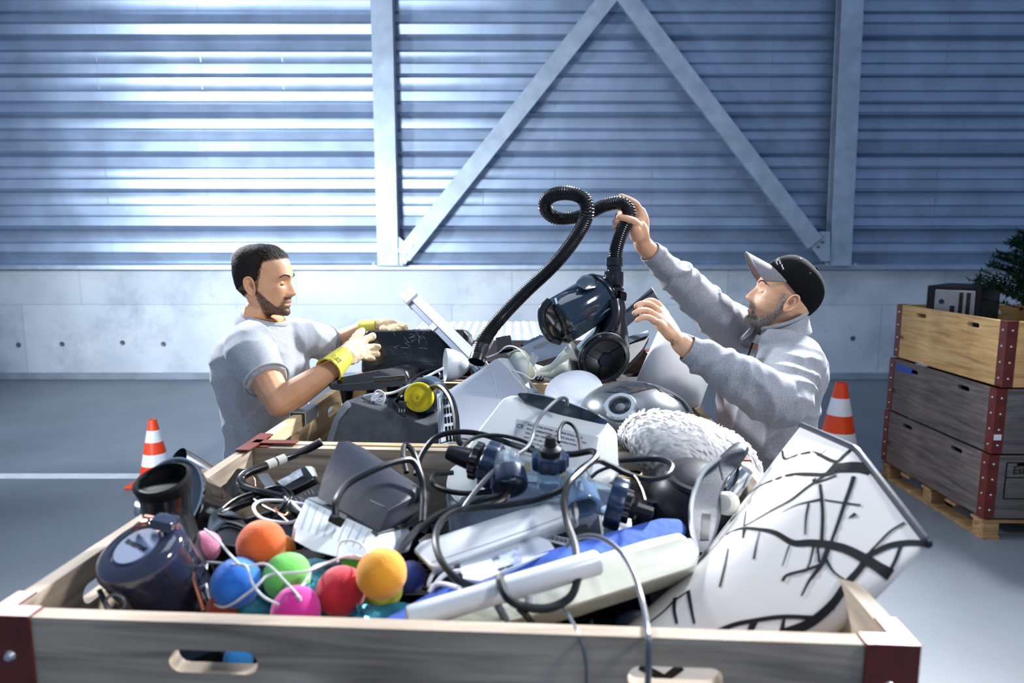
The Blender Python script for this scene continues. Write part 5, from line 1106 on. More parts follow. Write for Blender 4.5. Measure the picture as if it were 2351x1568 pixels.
def ear(sgn):
    vs = []; fs = []; NR, NA = 14, 40
    for r in range(NR+1):
        rr_ = r/NR
        for a in range(NA):
            t_ = 2*PI*a/NA; ct, st = math.cos(t_), math.sin(t_)     # ct>0 front
            wx = (.0150 if ct > 0 else .0185)*(1+.16*st); X = wx*rr_*ct; Z = .0300*rr_*st-(.003 if st < 0 else 0)*rr_
            lobe = max(0, -st-.62)*2.2
            rim = .0060*gs(rr_-.88, .085)*(1 if ct < .75 or st > .2 else .25)*(1-lobe*.7)
            q = math.hypot((X-.004)/.011, (Z+.002)/.016); anti = .0042*gs(q-1.0, .28)*(1 if ct < .55 else .35)*(1-lobe); bowl = -.0065*gs(q, .75)
            trag = .0045*gs(X-.0125, .004)*gs(Z+.001, .006)
            out = .0095+rim+anti+bowl+trag+.42*max(0, .004-X)
            vs.append(V((-.016+X-.22*Z*1.0, sgn*(.0700+out), Z-.012)))
    for r in range(NR):
        for a in range(NA): fs.append([r*NA+a, r*NA+(a+1) % NA, (r+1)*NA+(a+1) % NA, (r+1)*NA+a])
    b0 = len(vs)
    for k, (sc_, dy) in enumerate(((1.0, .0035), (.9, .007), (.72, .020))):
        for a in range(NA):
            p = vs[NR*NA+a]; vs.append(V((-.016+(p.x+.016)*sc_, sgn*(abs(p.y)-dy), -.012+(p.z+.012)*sc_)))
    for k in range(3):
        o0 = NR*NA if k == 0 else b0+(k-1)*NA; o1 = b0+k*NA
        for a in range(NA): fs.append([o0+a, o0+(a+1) % NA, o1+(a+1) % NA, o1+a])
    return vs, fs
def hairline(x, ay):
    if x > .02: return .076+.004*gs(x-.09, .02)-.010*max(0, min(1, (.05-x)/.03))*min(1, ay/.06)
    if x > .004: return .066-(.02-x)/.016*.092
    if x > -.02: return -.030+.0*x
    return -.030-min(.048, (-.02-x)*.65)
def beardm(x, y, z, kind):
    ay = abs(y); m = 0
    def sm(t, w_=.008): return max(0, min(1, t/w_+.5))
    top = -.034-(x-.010)*1.05 if x < .055 else -.081
    jaw_ = sm(top-z)*sm(x-(-.006+max(0, (-.03-z))*.22))*sm(z+.135)
    mus = sm(.0075-abs(z+.058)+.003, .004)*sm(.030-ay+.002, .006)*sm(x-.06)
    chin = sm(-.084-z, .006)*sm(x-.05)
    cor = sm(.006-abs(ay-.031), .005)*sm(-.055-z)*sm(x-.05)
    soul = sm(.006-ay, .004)*sm(-.080-z, .004)*sm(x-.05)
    if kind == 'grey':
        side = sm(top-.010-z)*sm(x-(-.006+max(0, (-.03-z))*.22))*sm(z+.13)
        sb = sm(.013-abs(x-.006), .01)*sm(.01-z)*sm(z+.06)
        m = max(side, mus, chin, cor, soul, sb*.8)
    else: m = max(jaw_, mus*.9, chin, cor*.7, soul)
    lip = gs(z+.0705, .008)*gs(y, .022)*(1 if x > .06 else 0)
    return m*(1-min(1, lip*1.25)), min(1, max(0, (gs(z+.0705, .0085)*gs(y, .021)*2-.75)*2.2))*(1 if x > .06 else 0)
def skinmat(name, c, beard, lips, scalp):
    m = bpy.data.materials.new(name); m.use_nodes = True; N = m.node_tree.nodes; L = m.node_tree.links; b = N['Principled BSDF']
    at = N.new('ShaderNodeVertexColor'); at.layer_name = 'tint'; sp = N.new('ShaderNodeSeparateColor'); L.new(at.outputs[0], sp.inputs[0])
    tc = N.new('ShaderNodeTexCoord')
    n0 = N.new('ShaderNodeTexNoise'); n0.inputs['Scale'].default_value = 35; n0.inputs['Detail'].default_value = 4; L.new(tc.outputs['Object'], n0.inputs[0])
    r0 = N.new('ShaderNodeValToRGB'); cc = hexc(c); r0.color_ramp.elements[0].color = (cc[0]*.90, cc[1]*.84, cc[2]*.80, 1); r0.color_ramp.elements[1].color = cc; r0.color_ramp.elements[0].position = .3; r0.color_ramp.elements[1].position = .65; L.new(n0.outputs[0], r0.inputs[0])
    def mixin(prev, colr, fac, noise_sc, lo, hi):
        n = N.new('ShaderNodeTexNoise'); n.inputs['Scale'].default_value = noise_sc; n.inputs['Detail'].default_value = 3; L.new(tc.outputs['Object'], n.inputs[0])
        mr = N.new('ShaderNodeMapRange'); L.new(n.outputs[0], mr.inputs[0]); mr.inputs[1].default_value = .3; mr.inputs[2].default_value = .6; mr.inputs[3].default_value = lo; mr.inputs[4].default_value = hi
        mu = N.new('ShaderNodeMath'); mu.operation = 'MULTIPLY'; L.new(fac, mu.inputs[0]); L.new(mr.outputs[0], mu.inputs[1])
        mx = N.new('ShaderNodeMixRGB'); L.new(mu.outputs[0], mx.inputs[0]); L.new(prev, mx.inputs[1]); mx.inputs[2].default_value = hexc(colr); return mx.outputs[0]
    o = mixin(r0.outputs[0], beard, sp.outputs[0], 420, .35, .85); o = mixin(o, lips, sp.outputs[1], 60, .8, .95); o = mixin(o, scalp, sp.outputs[2], 380, .35, .9)
    L.new(o, b.inputs['Base Color']); b.inputs['Roughness'].default_value = .48; b.inputs['Subsurface Weight'].default_value = .12; b.inputs['Subsurface Radius'].default_value = (.010, .004, .002); b.inputs['Subsurface Scale'].default_value = 1
    n3 = N.new('ShaderNodeTexNoise'); n3.inputs['Scale'].default_value = 260; L.new(tc.outputs['Object'], n3.inputs[0]); bp = N.new('ShaderNodeBump'); bp.inputs['Strength'].default_value = .12; bp.inputs['Distance'].default_value = .001; L.new(n3.outputs[0], bp.inputs['Height']); L.new(bp.outputs[0], b.inputs['Normal'])
    return m
def capsule(m, pts, r, flat=1, up=None, n=14):
    """rounded tapered chain"""
    pts = [V(p) for p in pts]; r = list(r); a = (pts[0]-pts[1]).normalized()*r[0]; b = (pts[-1]-pts[-2]).normalized()*r[-1]
    P_ = [pts[0]+a*.9, pts[0]+a*.55]+pts+[pts[-1]+b*.55, pts[-1]+b*.9]; R_ = [r[0]*.35, r[0]*.8]+r+[r[-1]*.8, r[-1]*.35]
    return m.tube(P_, R_, n, 3, flat=flat, up=up)
def ering(c, f, l, d, w_, n=32, p=2.3): return sring(c, f*d, l*w_, n, p)
class Head:
    def __init__(s, o, fwd, up, sc=1.0, nose=1, jaw=1):
        s.f = V(fwd).normalized(); s.u = (V(up)-s.f*V(up).dot(s.f)).normalized(); s.l = s.u.cross(s.f); s.o = V(o); s.sc = sc; s.nose = nose; s.jaw = jaw
    def w(s, p): return s.o+(s.f*p[0]+s.l*p[1]+s.u*p[2])*s.sc
    def surf(s, x, y, z):
        """point of the face surface seen from the front (x ignored)"""
        best = None
        for i in range(-30, 31):
            pass
def build_person(name, label, H, kind, skin, arms, torso, hands, loc, hairc, browc, extra=None):
    t = thing('person', label, 'person', loc)
    m = MB()
    for pts, r in arms: capsule(m, pts, r)
    m.loft([ering(*q) for q in torso])
    if extra: m.loft([ering(*q) for q in extra])
    for pts, r, fl in hands: capsule(m, pts, r, fl)
    nb = H.w((-.022, 0, -.15)); nb2 = H.w((-.035, 0, -.225))
    m.tube([nb2+V((0, 0, -.06)), nb2, nb], [.062, .058, .045], 24, 4)
    body = m.build('body', skin, t, vox=.0034, sm=4); bake(body)
    # head island joined into the same mesh
    NU, NV = 128, 132; hm = MB(); hm.grid(lambda u, v: head_pt(u, v, H.nose, H.jaw), NU, NV, 0, True); nh = len(hm.v)
    for sg in (1, -1): e = ear(sg); hm.add(*e)
    loc_ = [p.copy() for p in hm.v]
    off = WL[body.name]
    bm = bmesh.new(); bm.from_mesh(body.data); base = len(bm.verts)
    lay = bm.verts.layers.float_color.new('tint')
    nv = [bm.verts.new(H.w(p)-off) for p in loc_]; bm.verts.ensure_lookup_table()
    for f in hm.f:
        try: bm.faces.new([nv[i] for i in f]).smooth = True
        except ValueError: pass
    for v in bm.verts: v[lay] = (0, 0, 0, 1)
    for v, p in zip(nv[:nh], loc_[:nh]):
        b_, l_ = beardm(p.x, p.y, p.z, kind); hz = hairline(p.x, abs(p.y)); sc_ = max(0, min(1, (p.z-hz)/.008+.5))*(1 if kind != 'grey' else .12)
        if p.z < -.10 and p.x < .0: sc_ = 0
        v[lay] = (b_, l_, sc_, 1)
    bmesh.ops.recalc_face_normals(bm, faces=bm.faces); bm.to_mesh(body.data); bm.free()
    for p in body.data.polygons: p.use_smooth = True
    # eyes
    for sg in (1, -1):
        hx = None
        RR = .0148
        for f in hm.f[:nh]:
            pass
        hb0 = BVHTree.FromPolygons([p for p in loc_[:nh]], [f for f in hm.f if max(f) < nh]); hr = hb0.ray_cast(V((.2, sg*.031, -.003)), V((-1, 0, 0)))
        sn = hr[1] if hr[1].x > 0 else -hr[1]; sn = (V((1, 0, 0))*.45+sn*.55).normalized(); sn.z = 0; sn.normalize()
        c = hr[0]-sn*(RR-.0022); e = MB(); fe = (sn+V((0, 0, -.18))).normalized(); K = RR/.0122
        tl_ = V((0, 0, 1)).cross(fe).normalized(); rot = Matrix((fe, tl_, fe.cross(tl_))).transposed()
        def sph(r, th0, th1, ph0, ph1, nu=22, nv=12):
            def fn(a, b):
                th_ = th0+(th1-th0)*a; ph = ph0+(ph1-ph0)*b; return H.w(c+rot @ V((math.cos(th_)*math.cos(ph), math.sin(th_)*math.cos(ph), math.sin(ph)))*r*K)
            return fn, nu, nv
        def lidfn(r, edge0, bow, far):
            def fn(a, b):
                th_ = -1.45+2.9*a; ed = edge0+bow*(1-min(1, (th_/.78)**2)); ph = ed+(far-ed)*b
                return H.w(c+rot @ V((math.cos(th_)*math.cos(ph), math.sin(th_)*math.cos(ph), math.sin(ph)))*r*K)
            return fn
        f_, a_, b_ = sph(.0122, -1.5, 1.5, -1.3, 1.3); e.grid(f_, 28, 22)
        eb = e.build('eyeball', mat('eye_white', '#d9d2cc', .2, 0, .02, 8, coat=.8), t)
        i_ = MB(); i_.lathe([(0, .01245*K), (.0025, .0123*K), (.0050, .0115*K), (.0064, .0104*K)], H.w(c), (H.w(c+fe-V((0, 0, .18)))-H.w(c)), 24); i_.build('iris', mat('dark_iris', '#1e120b', .15, coat=1), eb)
        mid, up_, lo_ = (-.26, .13, -.05) if kind == 'grey' else (-.24, .27, -.10)
        l = MB(); l.grid(lidfn(.0131, mid, up_, 1.3), 44, 14); l.grid(lidfn(.0129, mid, lo_, -1.2), 44, 12)
        l.build('eyelids', skin, eb, fix=False)
        ls = MB(); ls.tube([lidfn(.0134, mid, up_, 1.3)(i/20, 0) for i in range(4, 17)], .0007, 6, 1)
        ls.build('eyelashes', mat('lash', '#120c09', .6), eb)
    # strands: brows, beard, hair
    hb = BVHTree.FromPolygons([H.w(p) for p in loc_[:nh]], [f for f in hm.f if max(f) < nh])
    rn = random.Random(17)
    def strand(mm, b0, nrm, d, L_, w_):
        d = V(d).normalized(); s = d.cross(nrm); s = s.normalized()*w_ if s.length > 1e-6 else V((w_, 0, 0)); p1 = b0+d*L_*.5; p2 = b0+d*L_
        mm.add([b0-s, b0+s, p1+s*.8+nrm*w_*.6, p2, p1-s*.8+nrm*w_*.6], [[0, 1, 2, 4], [4, 2, 3]])
    for sg in (1, -1):
        bw = MB()
        for i in range(240):
            q = rn.random(); y = sg*(.012+.036*q); z = .0175+.009*math.sin(q*2.4)-.006*max(0, q-.6)*2+rn.gauss(0, .0013)*(1.2-.6*q)
            h = hb.ray_cast(H.w((.2, y, z)), -H.f)
            if h[0] is None: continue
            d = H.l*sg*1.0+H.u*(.5-q*.9)+h[1]*.15*(1 if h[1].dot(H.f) > 0 else -1); nn = h[1] if h[1].dot(H.f) > 0 else -h[1]
            strand(bw, h[0]+nn*.0008, nn, d, rn.uniform(.005, .009), .00035)
        bw.build('eyebrow', mat('brow_'+kind, browc, .6), t, fix=False)
    bd = MB(); n_ = 0; tries = 0
    faces = [f for f in hm.f if max(f) < nh]
    while n_ < (5200 if kind == 'grey' else 6500) and tries < 90000:
        tries += 1; f = faces[rn.randrange(len(faces))]; p = sum((loc_[i] for i in f), V())/4+(loc_[f[0]]-loc_[f[2]])*rn.uniform(-.5, .5)
        b_, l_ = beardm(p.x, p.y, p.z, kind)
        if rn.random() > b_: continue
        n0 = (loc_[f[1]]-loc_[f[0]]).cross(loc_[f[3]]-loc_[f[0]]); n0.normalize(); 
        if n0.dot(V((p.x+.01, p.y, 0))) < 0: n0 = -n0
        nrm = H.f*n0.x+H.l*n0.y+H.u*n0.z; long_ = (kind == 'grey' and (p.z < -.088 and p.x > .035))
        d = nrm*(.5 if not long_ else .35)-H.u*.9+H.f*.15+V((rn.gauss(0, .2), rn.gauss(0, .2), 0))
        strand(bd, H.w(p), nrm, d, (rn.uniform(.003, .006)*(2.0 if long_ else 1) if kind == 'grey' else rn.uniform(.0016, .0034)), .0003); bd.m[-2:] = [rn.choice([0, 0, 1] if kind != 'grey' else ([0, 1, 1, 1] if p.x < .055 or p.z < -.095 else [0, 0, 1]))]*2; n_ += 1
    bd.build('beard', [mat('beard_a_'+kind, '#241812' if kind != 'grey' else '#3a2f2a', .7), mat('beard_b_'+kind, '#4a3424' if kind != 'grey' else '#cfc9c4', .7)], t, fix=False)
    if kind != 'grey':
        hh = MB(); cnt = 0; tries = 0
        # short dense cap of hair on top, faded sides
        sh_ = MB(); g = {}
        def hp_(u, v):
            p = head_pt(u, v, H.nose, H.jaw); hz = hairline(p.x, abs(p.y)); k = max(0, min(1, (p.z-hz-.01)/.03)); k *= max(0, min(1, (p.z+.075)/.03)); top = max(0, min(1, (p.z-.035)/.04)); n0 = V((p.x+.012, p.y, p.z-.01)).normalized()
            return p+n0*(-.004+.0050*k+(.0035+.004*max(0, min(1, (p.x+.03)/.06)))*top*k+.0012*noise.noise(p*60)*top)
        sh_.grid(lambda u, v: H.w(hp_(u, v*.66)), 128, 90, 0, True); sh_.build('hair_cap', mat('hair_base', '#1a120d', .7, 0, .25, 60, .5, 200, stretch=(.4, 1, 1)), t)
        while cnt < 15000 and tries < 160000:
            tries += 1; f = faces[rn.randrange(len(faces)*3//4)]; p = sum((loc_[i] for i in f), V())/4+(loc_[f[0]]-loc_[f[2]])*rn.uniform(-.5, .5)
            hz = hairline(p.x, abs(p.y))+rn.gauss(0, .0025)
            if ((p.x+.016)/.021)**2+((p.z+.012)/.034)**2 < 1: continue
            if p.z < hz or (p.x < 0 and p.z < -.085): continue
            top = max(0, min(1, (p.z-.04)/.035))
            if top < .2 and rn.random() < .25: continue
            n0 = V((p.x+.012, p.y, p.z-.01)).normalized(); nrm = H.f*n0.x+H.l*n0.y+H.u*n0.z
            k = max(0, min(1, (p.z-hz)/.03)); fq = max(0, min(1, (p.x+.03)/.06)); b0 = H.w(p+n0*(.0008+(.0025+.0035*fq)*top*k*rn.uniform(.4, 1.1)))
            d = (-H.f*(.75*top+.45)-H.u*.9*(1-top)); d = (d-nrm*d.dot(nrm)).normalized()+nrm*(.10+.14*fq*top)+V((rn.gauss(0, .2), rn.gauss(0, .2), rn.gauss(0, .14)))
            strand(hh, b0, nrm, d, rn.uniform(.003, .005)+top*rn.uniform(.006, .013), .0004); cnt += 1
        hh.build('hair', mat('hair_strands', hairc, .6, 0, .4, 90, spec=.25), t, fix=False)
    return t, body, hb
def seg_t(p, segs):
    """closest segment: (distance, running parameter, index)"""
    best = (1e9, 0, 0)
    for i, (a, b) in enumerate(segs):
        ab = b-a; tt = max(0, min(1, (p-a).dot(ab)/ab.dot(ab))); d = (a+ab*tt-p).length
        if d < best[0]: best = (d, tt, i)
    return best
def fold(p, ax, freq, warp, amp, sharp=1.0, seed=0):
    q = p.dot(ax)*freq+warp*noise.noise(p*7+V((seed, 0, 0)))
    s = 1-abs((q % 2)-1); return amp*((s**sharp)-.5)*(.55+.9*noise.noise(p*5+V((0, seed, 0))))
def heather(name, c1, c2):
    m = mat(name, c1, .85, 0, .1, 330, .10, 700, col2=c2, stretch=(1, 1, .5), sheen=.2); return m
M_TEE = heather('grey_jersey', '#b1b5bd', '#949aa4'); M_SWEAT = heather('grey_sweat', '#a2a6ae', '#80848e')
M_JEANS = mat('dark_trousers', '#2a3140', .85, 0, .15, 120, .2, 300); M_SHOE = mat('work_shoe', '#26221f', .6, 0, .1, 20)
def legs(t, c, f, l, z0):
    for s in (1, -1):
        h = V((c.x, c.y, z0))+l*.09*s; MB().loft([ering(h+V((0, 0, .02)), f, l, .11, .095), ering(h+V((0, 0, -.12))+f*.01, f, l, .10, .085), ering(V((h.x, h.y, .48))+f*.02, f, l, .075, .065), ering(V((h.x, h.y, .26)), f, l, .068, .06), ering(V((h.x, h.y, .07)), f, l, .06, .055)]).build('trouser_leg', M_JEANS, t)
        a = V((h.x, h.y, 0)); MB().loft([ering(a+V((0, 0, .10))-f*.01, f, l, .05, .04), ering(a+V((0, 0, .06))+f*.03, f, l, .09, .045), ering(a+V((0, 0, .03))+f*.05, f, l, .13, .05), ering(a+V((0, 0, .003))+f*.05, f, l, .132, .05)]).build('shoe', M_SHOE, t, sub=1)
    MB().loft([ering(V((c.x, c.y, z0+.10)), f, l, .115, .17), ering(V((c.x, c.y, z0)), f, l, .12, .18), ering(V((c.x, c.y, z0-.08)), f, l, .11, .17)]).build('trouser_top', M_JEANS, t)
# ---------------------------------------------------------------- younger worker
SK1 = skinmat('skin_younger', '#dba680', '#3a2a20', '#a85f52', '#1c140f')
H1 = Head(P(609, 645, 2.31), (1, -.06, -.05), (0, 0, 1), .985, 1.0, .98)
f1 = V((.97, -.24, 0)).normalized(); l1 = V((-f1.y, f1.x, 0))*1.0   # l1 points to the body's left (away from the camera)
S1, E1_, W1 = P(572, 800, 2.14), P(642, 926, 1.99), P(778, 838, 2.06)
S2, E2_, W2 = P(690, 775, 2.42), P(765, 792, 2.56), P(842, 752, 2.50)
def TR(lst, f, l, k=1.0): return [(P(x, y, Y), f, l, d*k, w_*k) for x, y, Y, d, w_ in lst]
T1 = [(614, 737, 2.33, .060, .070), (608, 752, 2.33, .080, .120), (600, 772, 2.33, .100, .172), (597, 800, 2.33, .115, .192), (601, 840, 2.33, .124, .195), (608, 885, 2.33, .120, .185), (614, 940, 2.34, .113, .175), (620, 1000, 2.35, .112, .172), (622, 1060, 2.36, .118, .178), (622, 1130, 2.36, .12, .18)]
arms1 = [([S1, S1.lerp(E1_, .5), E1_], [.055, .050, .040]), ([E1_, E1_.lerp(W1, .3), E1_.lerp(W1, .7), W1], [.043, .045, .036, .025]), ([S2, S2.lerp(E2_, .5), E2_], [.052, .048, .042]), ([E2_, E2_.lerp(W2, .3), W2], [.043, .042, .028])]
hands1 = [([W1, P(800, 815, 2.12)], [.024, .016], 1), ([W2, P(870, 749, 2.46)], [.024, .016], 1)]
NC1 = P(609, 730, 2.33); F1T = V((f1.x, f1.y, -.36))
XT1 = [(NC1+V((0, 0, .012)), F1T, l1, .058, .066), (NC1+V((0, 0, .006)), F1T, l1, .067, .074), (NC1+V((0, 0, -.03)), F1T, l1, .064, .074)]
p1, body1, _ = build_person('person', 'bearded younger worker in a light grey t-shirt and leather gloves gripping the black case', H1, 'dark', SK1, arms1, TR(T1, f1, l1, .90), hands1, (P(612, 900, 2.33).x, 2.33, 0), '#1d140f', '#17100c', XT1)
f1t = V((f1.x, f1.y, -.32)); TT = [(609, 727, 2.33, .066, .074), (609, 738, 2.33, .078, .100)]+T1[1:10]
m_ = MB(); m_.loft([ering(P(x, y, Y), f1t if i < 2 else f1, l1, d*1.04, w_*1.04) for i, (x, y, Y, d, w_) in enumerate(TT)])
hem = S1.lerp(E1_, .62)
m_.tube([S1+V((.02, .05, .02)), S1, S1.lerp(hem, .5), hem], [.075, .078, .073, .063], 26, 4)
hem2 = S2.lerp(E2_, .80)
m_.tube([S2+V((-.06, -.03, -.02)), S2, hem2], [.085, .072, .062], 26, 4)
tee = m_.build('t_shirt', M_TEE, p1, vox=.0055, sm=7)
segs1 = [(S1, hem), (S2, hem2)]; axa = [(hem-S1).normalized(), (hem2-S2).normalized()]
def tee_fn(co, n):
    d, tt, i = seg_t(co, segs1); arm = max(0, min(1, (.10-d)/.03))*(.3+.7*tt)
    ax1 = V((.5, .2, .75)).normalized(); ax2 = V((-.75, .1, .55)).normalized()
    o = fold(co, ax1, 12, 3.2, .013, 2.2, 1)+fold(co, ax2, 10, 2.8, .012, 2.2, 4)*.8+fold(co, V((.9, 0, .3)), 24, 2.4, .0045, 1.6, 6)
    lowz = max(0, min(1, (co.z-1.1)/.3)); o *= .55+.6*(1-lowz)
    a = fold(co, (axa[i]+V((.45, .15, .5))).normalized(), 22, 2.4, .0085, 1.8, 8)
    return co+n*(o*(1-arm*.7)+a*arm)
bake(tee, tee_fn); q_ = tee.modifiers.new('s', 'SMOOTH'); q_.iterations = 2; q_.factor = .5
# neckline rib, hems, chain
m_ = MB(); nc = P(609, 730, 2.33); q = []
for i in range(24):
    a = 2*PI*i/24; ca = math.cos(a); q.append(nc+f1t*(.069*ca)+l1*.076*math.sin(a)+V((0, 0, .001)))
m_.tube(q, .0075, 10, 2, True, flat=1.3).build('neck_rib', M_TEE, p1)
q = [nc+f1t*(.060*math.cos(2*PI*i/24))+l1*.0665*math.sin(2*PI*i/24)+V((0, 0, .010)) for i in range(24)]
MB().tube(q, .0018, 6, 3, True).build('gold_chain', mat('gold', '#d6a236', .25, 1, .1, 200), p1)
for c, ax_, r_ in ((hem, axa[0], .0655), (hem2, axa[1], .0635)):
    x, y, d = frame(ax_); MB().tube([c+(x*math.cos(2*PI*i/20)+y*math.sin(2*PI*i/20))*(r_+.0015)-d*.008 for i in range(20)], .0035, 8, 2, True).build('sleeve_hem', M_TEE, p1)
legs(p1, P(620, 1000, 2.33), f1, l1, .95)
# gloves (clothing of the worker)
M_GLOVE = mat('glove_leather', '#e3c8a2', .8, 0, .18, 30, .4, 120); M_CUFFY = mat('glove_cuff_yellow', '#d8ce4c', .65, 0, .06, 14, .2, 200)
def glove(nm, cuff0, cuff1, r0, r1, palm, fingers):
    m = MB()
    for pts, r, fl in palm: capsule(m, pts, r, fl, up=V((0, -1, 0)), n=20)
    for pts, r in fingers: capsule(m, pts, r, 1, n=14)
    g = m.build(nm, M_GLOVE, p1, vox=.0028, sm=4)
    bake(g, lambda co, n: co+n*(.0022*noise.noise(co*70)+fold(co, V((.8, 0, .6)), 55, 2.5, .0022, 1.5, 3)))
    ax_ = (cuff1-cuff0); x, y, d = frame(ax_, (0, -1, 0)); L_ = ax_.length
    prof_ = [(r0-.004, 0), (r0, 0), (r0*.93+r1*.07, L_*.1), (r0*.5+r1*.5, L_*.55), (r1, L_), (r1-.004, L_), (r0*.5+r1*.5-.004, L_*.55), (r0-.004, 0)]
    MB().lathe(prof_, cuff0, ax_, 36, sx=.78, up=(0, -1, 0)).build('glove_cuff', M_CUFFY, g, label='yellow glove cuff')
    q = [cuff0+(x*.78*math.cos(2*PI*i/24)+y*math.sin(2*PI*i/24))*(r0) for i in range(24)]; MB().tube(q, .0024, 6, 2, True).build('cuff_piping', M_CUFFY, g)
    return g
FG = lambda lst: [(PL(p), r) for p, r in lst]
g1 = glove('work_glove', P(754, 852, 2.04), P(790, 818, 2.10), .052, .040,
      [(PL([(795, 815, 2.11), (812, 806, 2.15), (824, 802, 2.19)]), [.034, .038, .034], .6), (PL([(805, 818, 2.12), (828, 810, 2.19)]), [.028, .022], .7)],
      FG([([(806, 795, 2.15), (815, 778, 2.19), (824, 767, 2.22), (831, 760, 2.24)], [.017, .0145, .0135, .0125]), ([(822, 793, 2.20), (837, 782, 2.24), (847, 776, 2.26), (856, 771, 2.27)], [.015, .0135, .013, .0125]),
          ([(828, 802, 2.21), (845, 798, 2.25), (857, 797, 2.265), (868, 797, 2.27)], [.014, .012, .0125, .011]), ([(826, 809, 2.20), (842, 811, 2.24), (855, 812, 2.255), (867, 814, 2.26)], [.013, .0115, .012, .011]), ([(820, 816, 2.18), (836, 821, 2.22), (848, 823, 2.235), (857, 824, 2.24)], [.012, .0105, .0105, .0095])]))
Bg = None
Bg = bvh([c_ for c_ in g1.children if c_.name.startswith('glove_cuff')][0])
for s_, x_, y_ in (('Impra Card', 776, 840), ('Glove Tex', 779, 832), ('CE EN 420  12', 784, 829)): surftext(s_, Bg, x_, y_, -9, -7, .0072, mat('cuff_ink', '#6e6a2c', .7), g1)
g2 = glove('work_glove', P(831, 753, 2.46), P(866, 749, 2.45), .033, .030,
      [(PL([(866, 750, 2.45), (885, 749, 2.44), (900, 750, 2.43)]), [.026, .028, .024], .75)],
      FG([([(900, 748, 2.44), (918, 747, 2.43), (932, 751, 2.42)], [.013, .012, .010]), ([(898, 751, 2.42), (914, 750, 2.41), (928, 753, 2.40)], [.013, .012, .010]), ([(896, 753, 2.40), (908, 755, 2.38), (917, 758, 2.37)], [.012, .011, .010]), ([(895, 750, 2.46), (912, 748, 2.46), (926, 750, 2.46)], [.012, .011, .010]), ([(878, 754, 2.41), (890, 757, 2.38), (900, 760, 2.36)], [.013, .012, .010])]))
# ---------------------------------------------------------------- man in the cap
SK2 = skinmat('skin_older', '#dfae8c', '#7d736c', '#b06a5c', '#6a5a50')
H2 = Head(P(1797, 682, 2.33), (-.93, .20, .33), (.3, 0, .95), 1.035, 1.08, 1.02)
f2 = V((-.95, -.30, 0)).normalized(); l2 = V((-f2.y, f2.x, 0))   # points to the body's left (towards the camera)
SN, EN, WN = P(1826, 832, 2.16), P(1792, 922, 1.93), P(1578, 800, 1.94)
SF, EF, WF = P(1706, 775, 2.50), P(1612, 693, 2.42), P(1488, 574, 2.30)
T2 = [(1780, 780, 2.36, .064, .070), (1782, 792, 2.36, .085, .125), (1782, 808, 2.36, .108, .178), (1778, 840, 2.36, .122, .196), (1768, 885, 2.36, .130, .198), (1758, 940, 2.36, .126, .188), (1752, 1000, 2.36, .122, .182), (1750, 1060, 2.36, .124, .184), (1750, 1130, 2.36, .125, .186)]
arms2 = [([SN, SN.lerp(EN, .5), EN], [.056, .052, .044]), ([EN, EN.lerp(WN, .35), EN.lerp(WN, .8), WN, P(1562, 786, 1.95)], [.046, .046, .034, .030, .029]), ([SF, EF], [.055, .046]), ([EF, EF.lerp(WF, .4), WF, P(1474, 556, 2.28)], [.046, .042, .031, .029])]
HN = lambda lst: [(PL(p), r, 1) for p, r in lst]
hands2 = [(PL([(1560, 785, 1.95), (1545, 768, 1.95), (1530, 750, 1.96)]), [.028, .033, .034], .62), (PL([(1545, 762, 1.96), (1527, 735, 1.98), (1516, 720, 2.0)]), [.028, .029, .026], .62), (PL([(1540, 770, 1.94), (1518, 748, 1.94)]), [.026, .022], .7)]
hands2 += HN([([(1530, 722, 2.01), (1512, 700, 2.02), (1496, 690, 2.01), (1480, 693, 2.0)], [.0110, .0100, .0090, .0080]), ([(1518, 720, 1.99), (1494, 700, 1.985), (1474, 697, 1.97), (1460, 703, 1.96)], [.0115, .0102, .0092, .0080]),
              ([(1512, 730, 1.97), (1488, 714, 1.96), (1470, 713, 1.945), (1456, 719, 1.935)], [.0112, .0100, .0090, .0078]), ([(1510, 742, 1.95), (1490, 729, 1.935), (1474, 729, 1.925), (1462, 736, 1.92)], [.0105, .0094, .0084, .0072]),
              ([(1535, 752, 2.0), (1515, 742, 2.04), (1500, 738, 2.06)], [.0125, .0110, .0095])])
hands2 += [(PL([(1476, 558, 2.28), (1470, 540, 2.27), (1465, 522, 2.26)]), [.028, .033, .032], .7), (PL([(1470, 530, 2.27), (1472, 505, 2.27), (1470, 488, 2.27)]), [.030, .026, .020], .75), (PL([(1462, 540, 2.25), (1456, 525, 2.22)]), [.024, .018], 1)]
hands2 += HN([([(1471, 488, 2.27), (1462, 470, 2.26), (1446, 459, 2.25), (1425, 450, 2.24)], [.0115, .0105, .0098, .0085]), ([(1466, 520, 2.24), (1455, 508, 2.205), (1440, 502, 2.18), (1421, 498, 2.175)], [.0150, .0130, .0112, .0098]),
              ([(1466, 495, 2.29), (1440, 486, 2.285), (1418, 494, 2.25), (1419, 510, 2.20)], [.0105, .0100, .0092, .0082]), ([(1462, 508, 2.29), (1435, 500, 2.285), (1412, 507, 2.25), (1414, 522, 2.205)], [.0105, .0098, .0090, .0080]),
              ([(1458, 522, 2.28), (1435, 516, 2.27), (1420, 522, 2.24), (1420, 531, 2.215)], [.0098, .0090, .0082, .0074])])
F2T = V((f2.x, f2.y, -.42)); NC2 = P(1785, 772, 2.355)
XT2 = [(NC2+V((0, 0, .02)), F2T, l2, .060, .066), (NC2+V((0, 0, .006)), F2T, l2, .076, .084), (NC2+V((0, 0, -.03)), F2T, l2, .070, .084)]
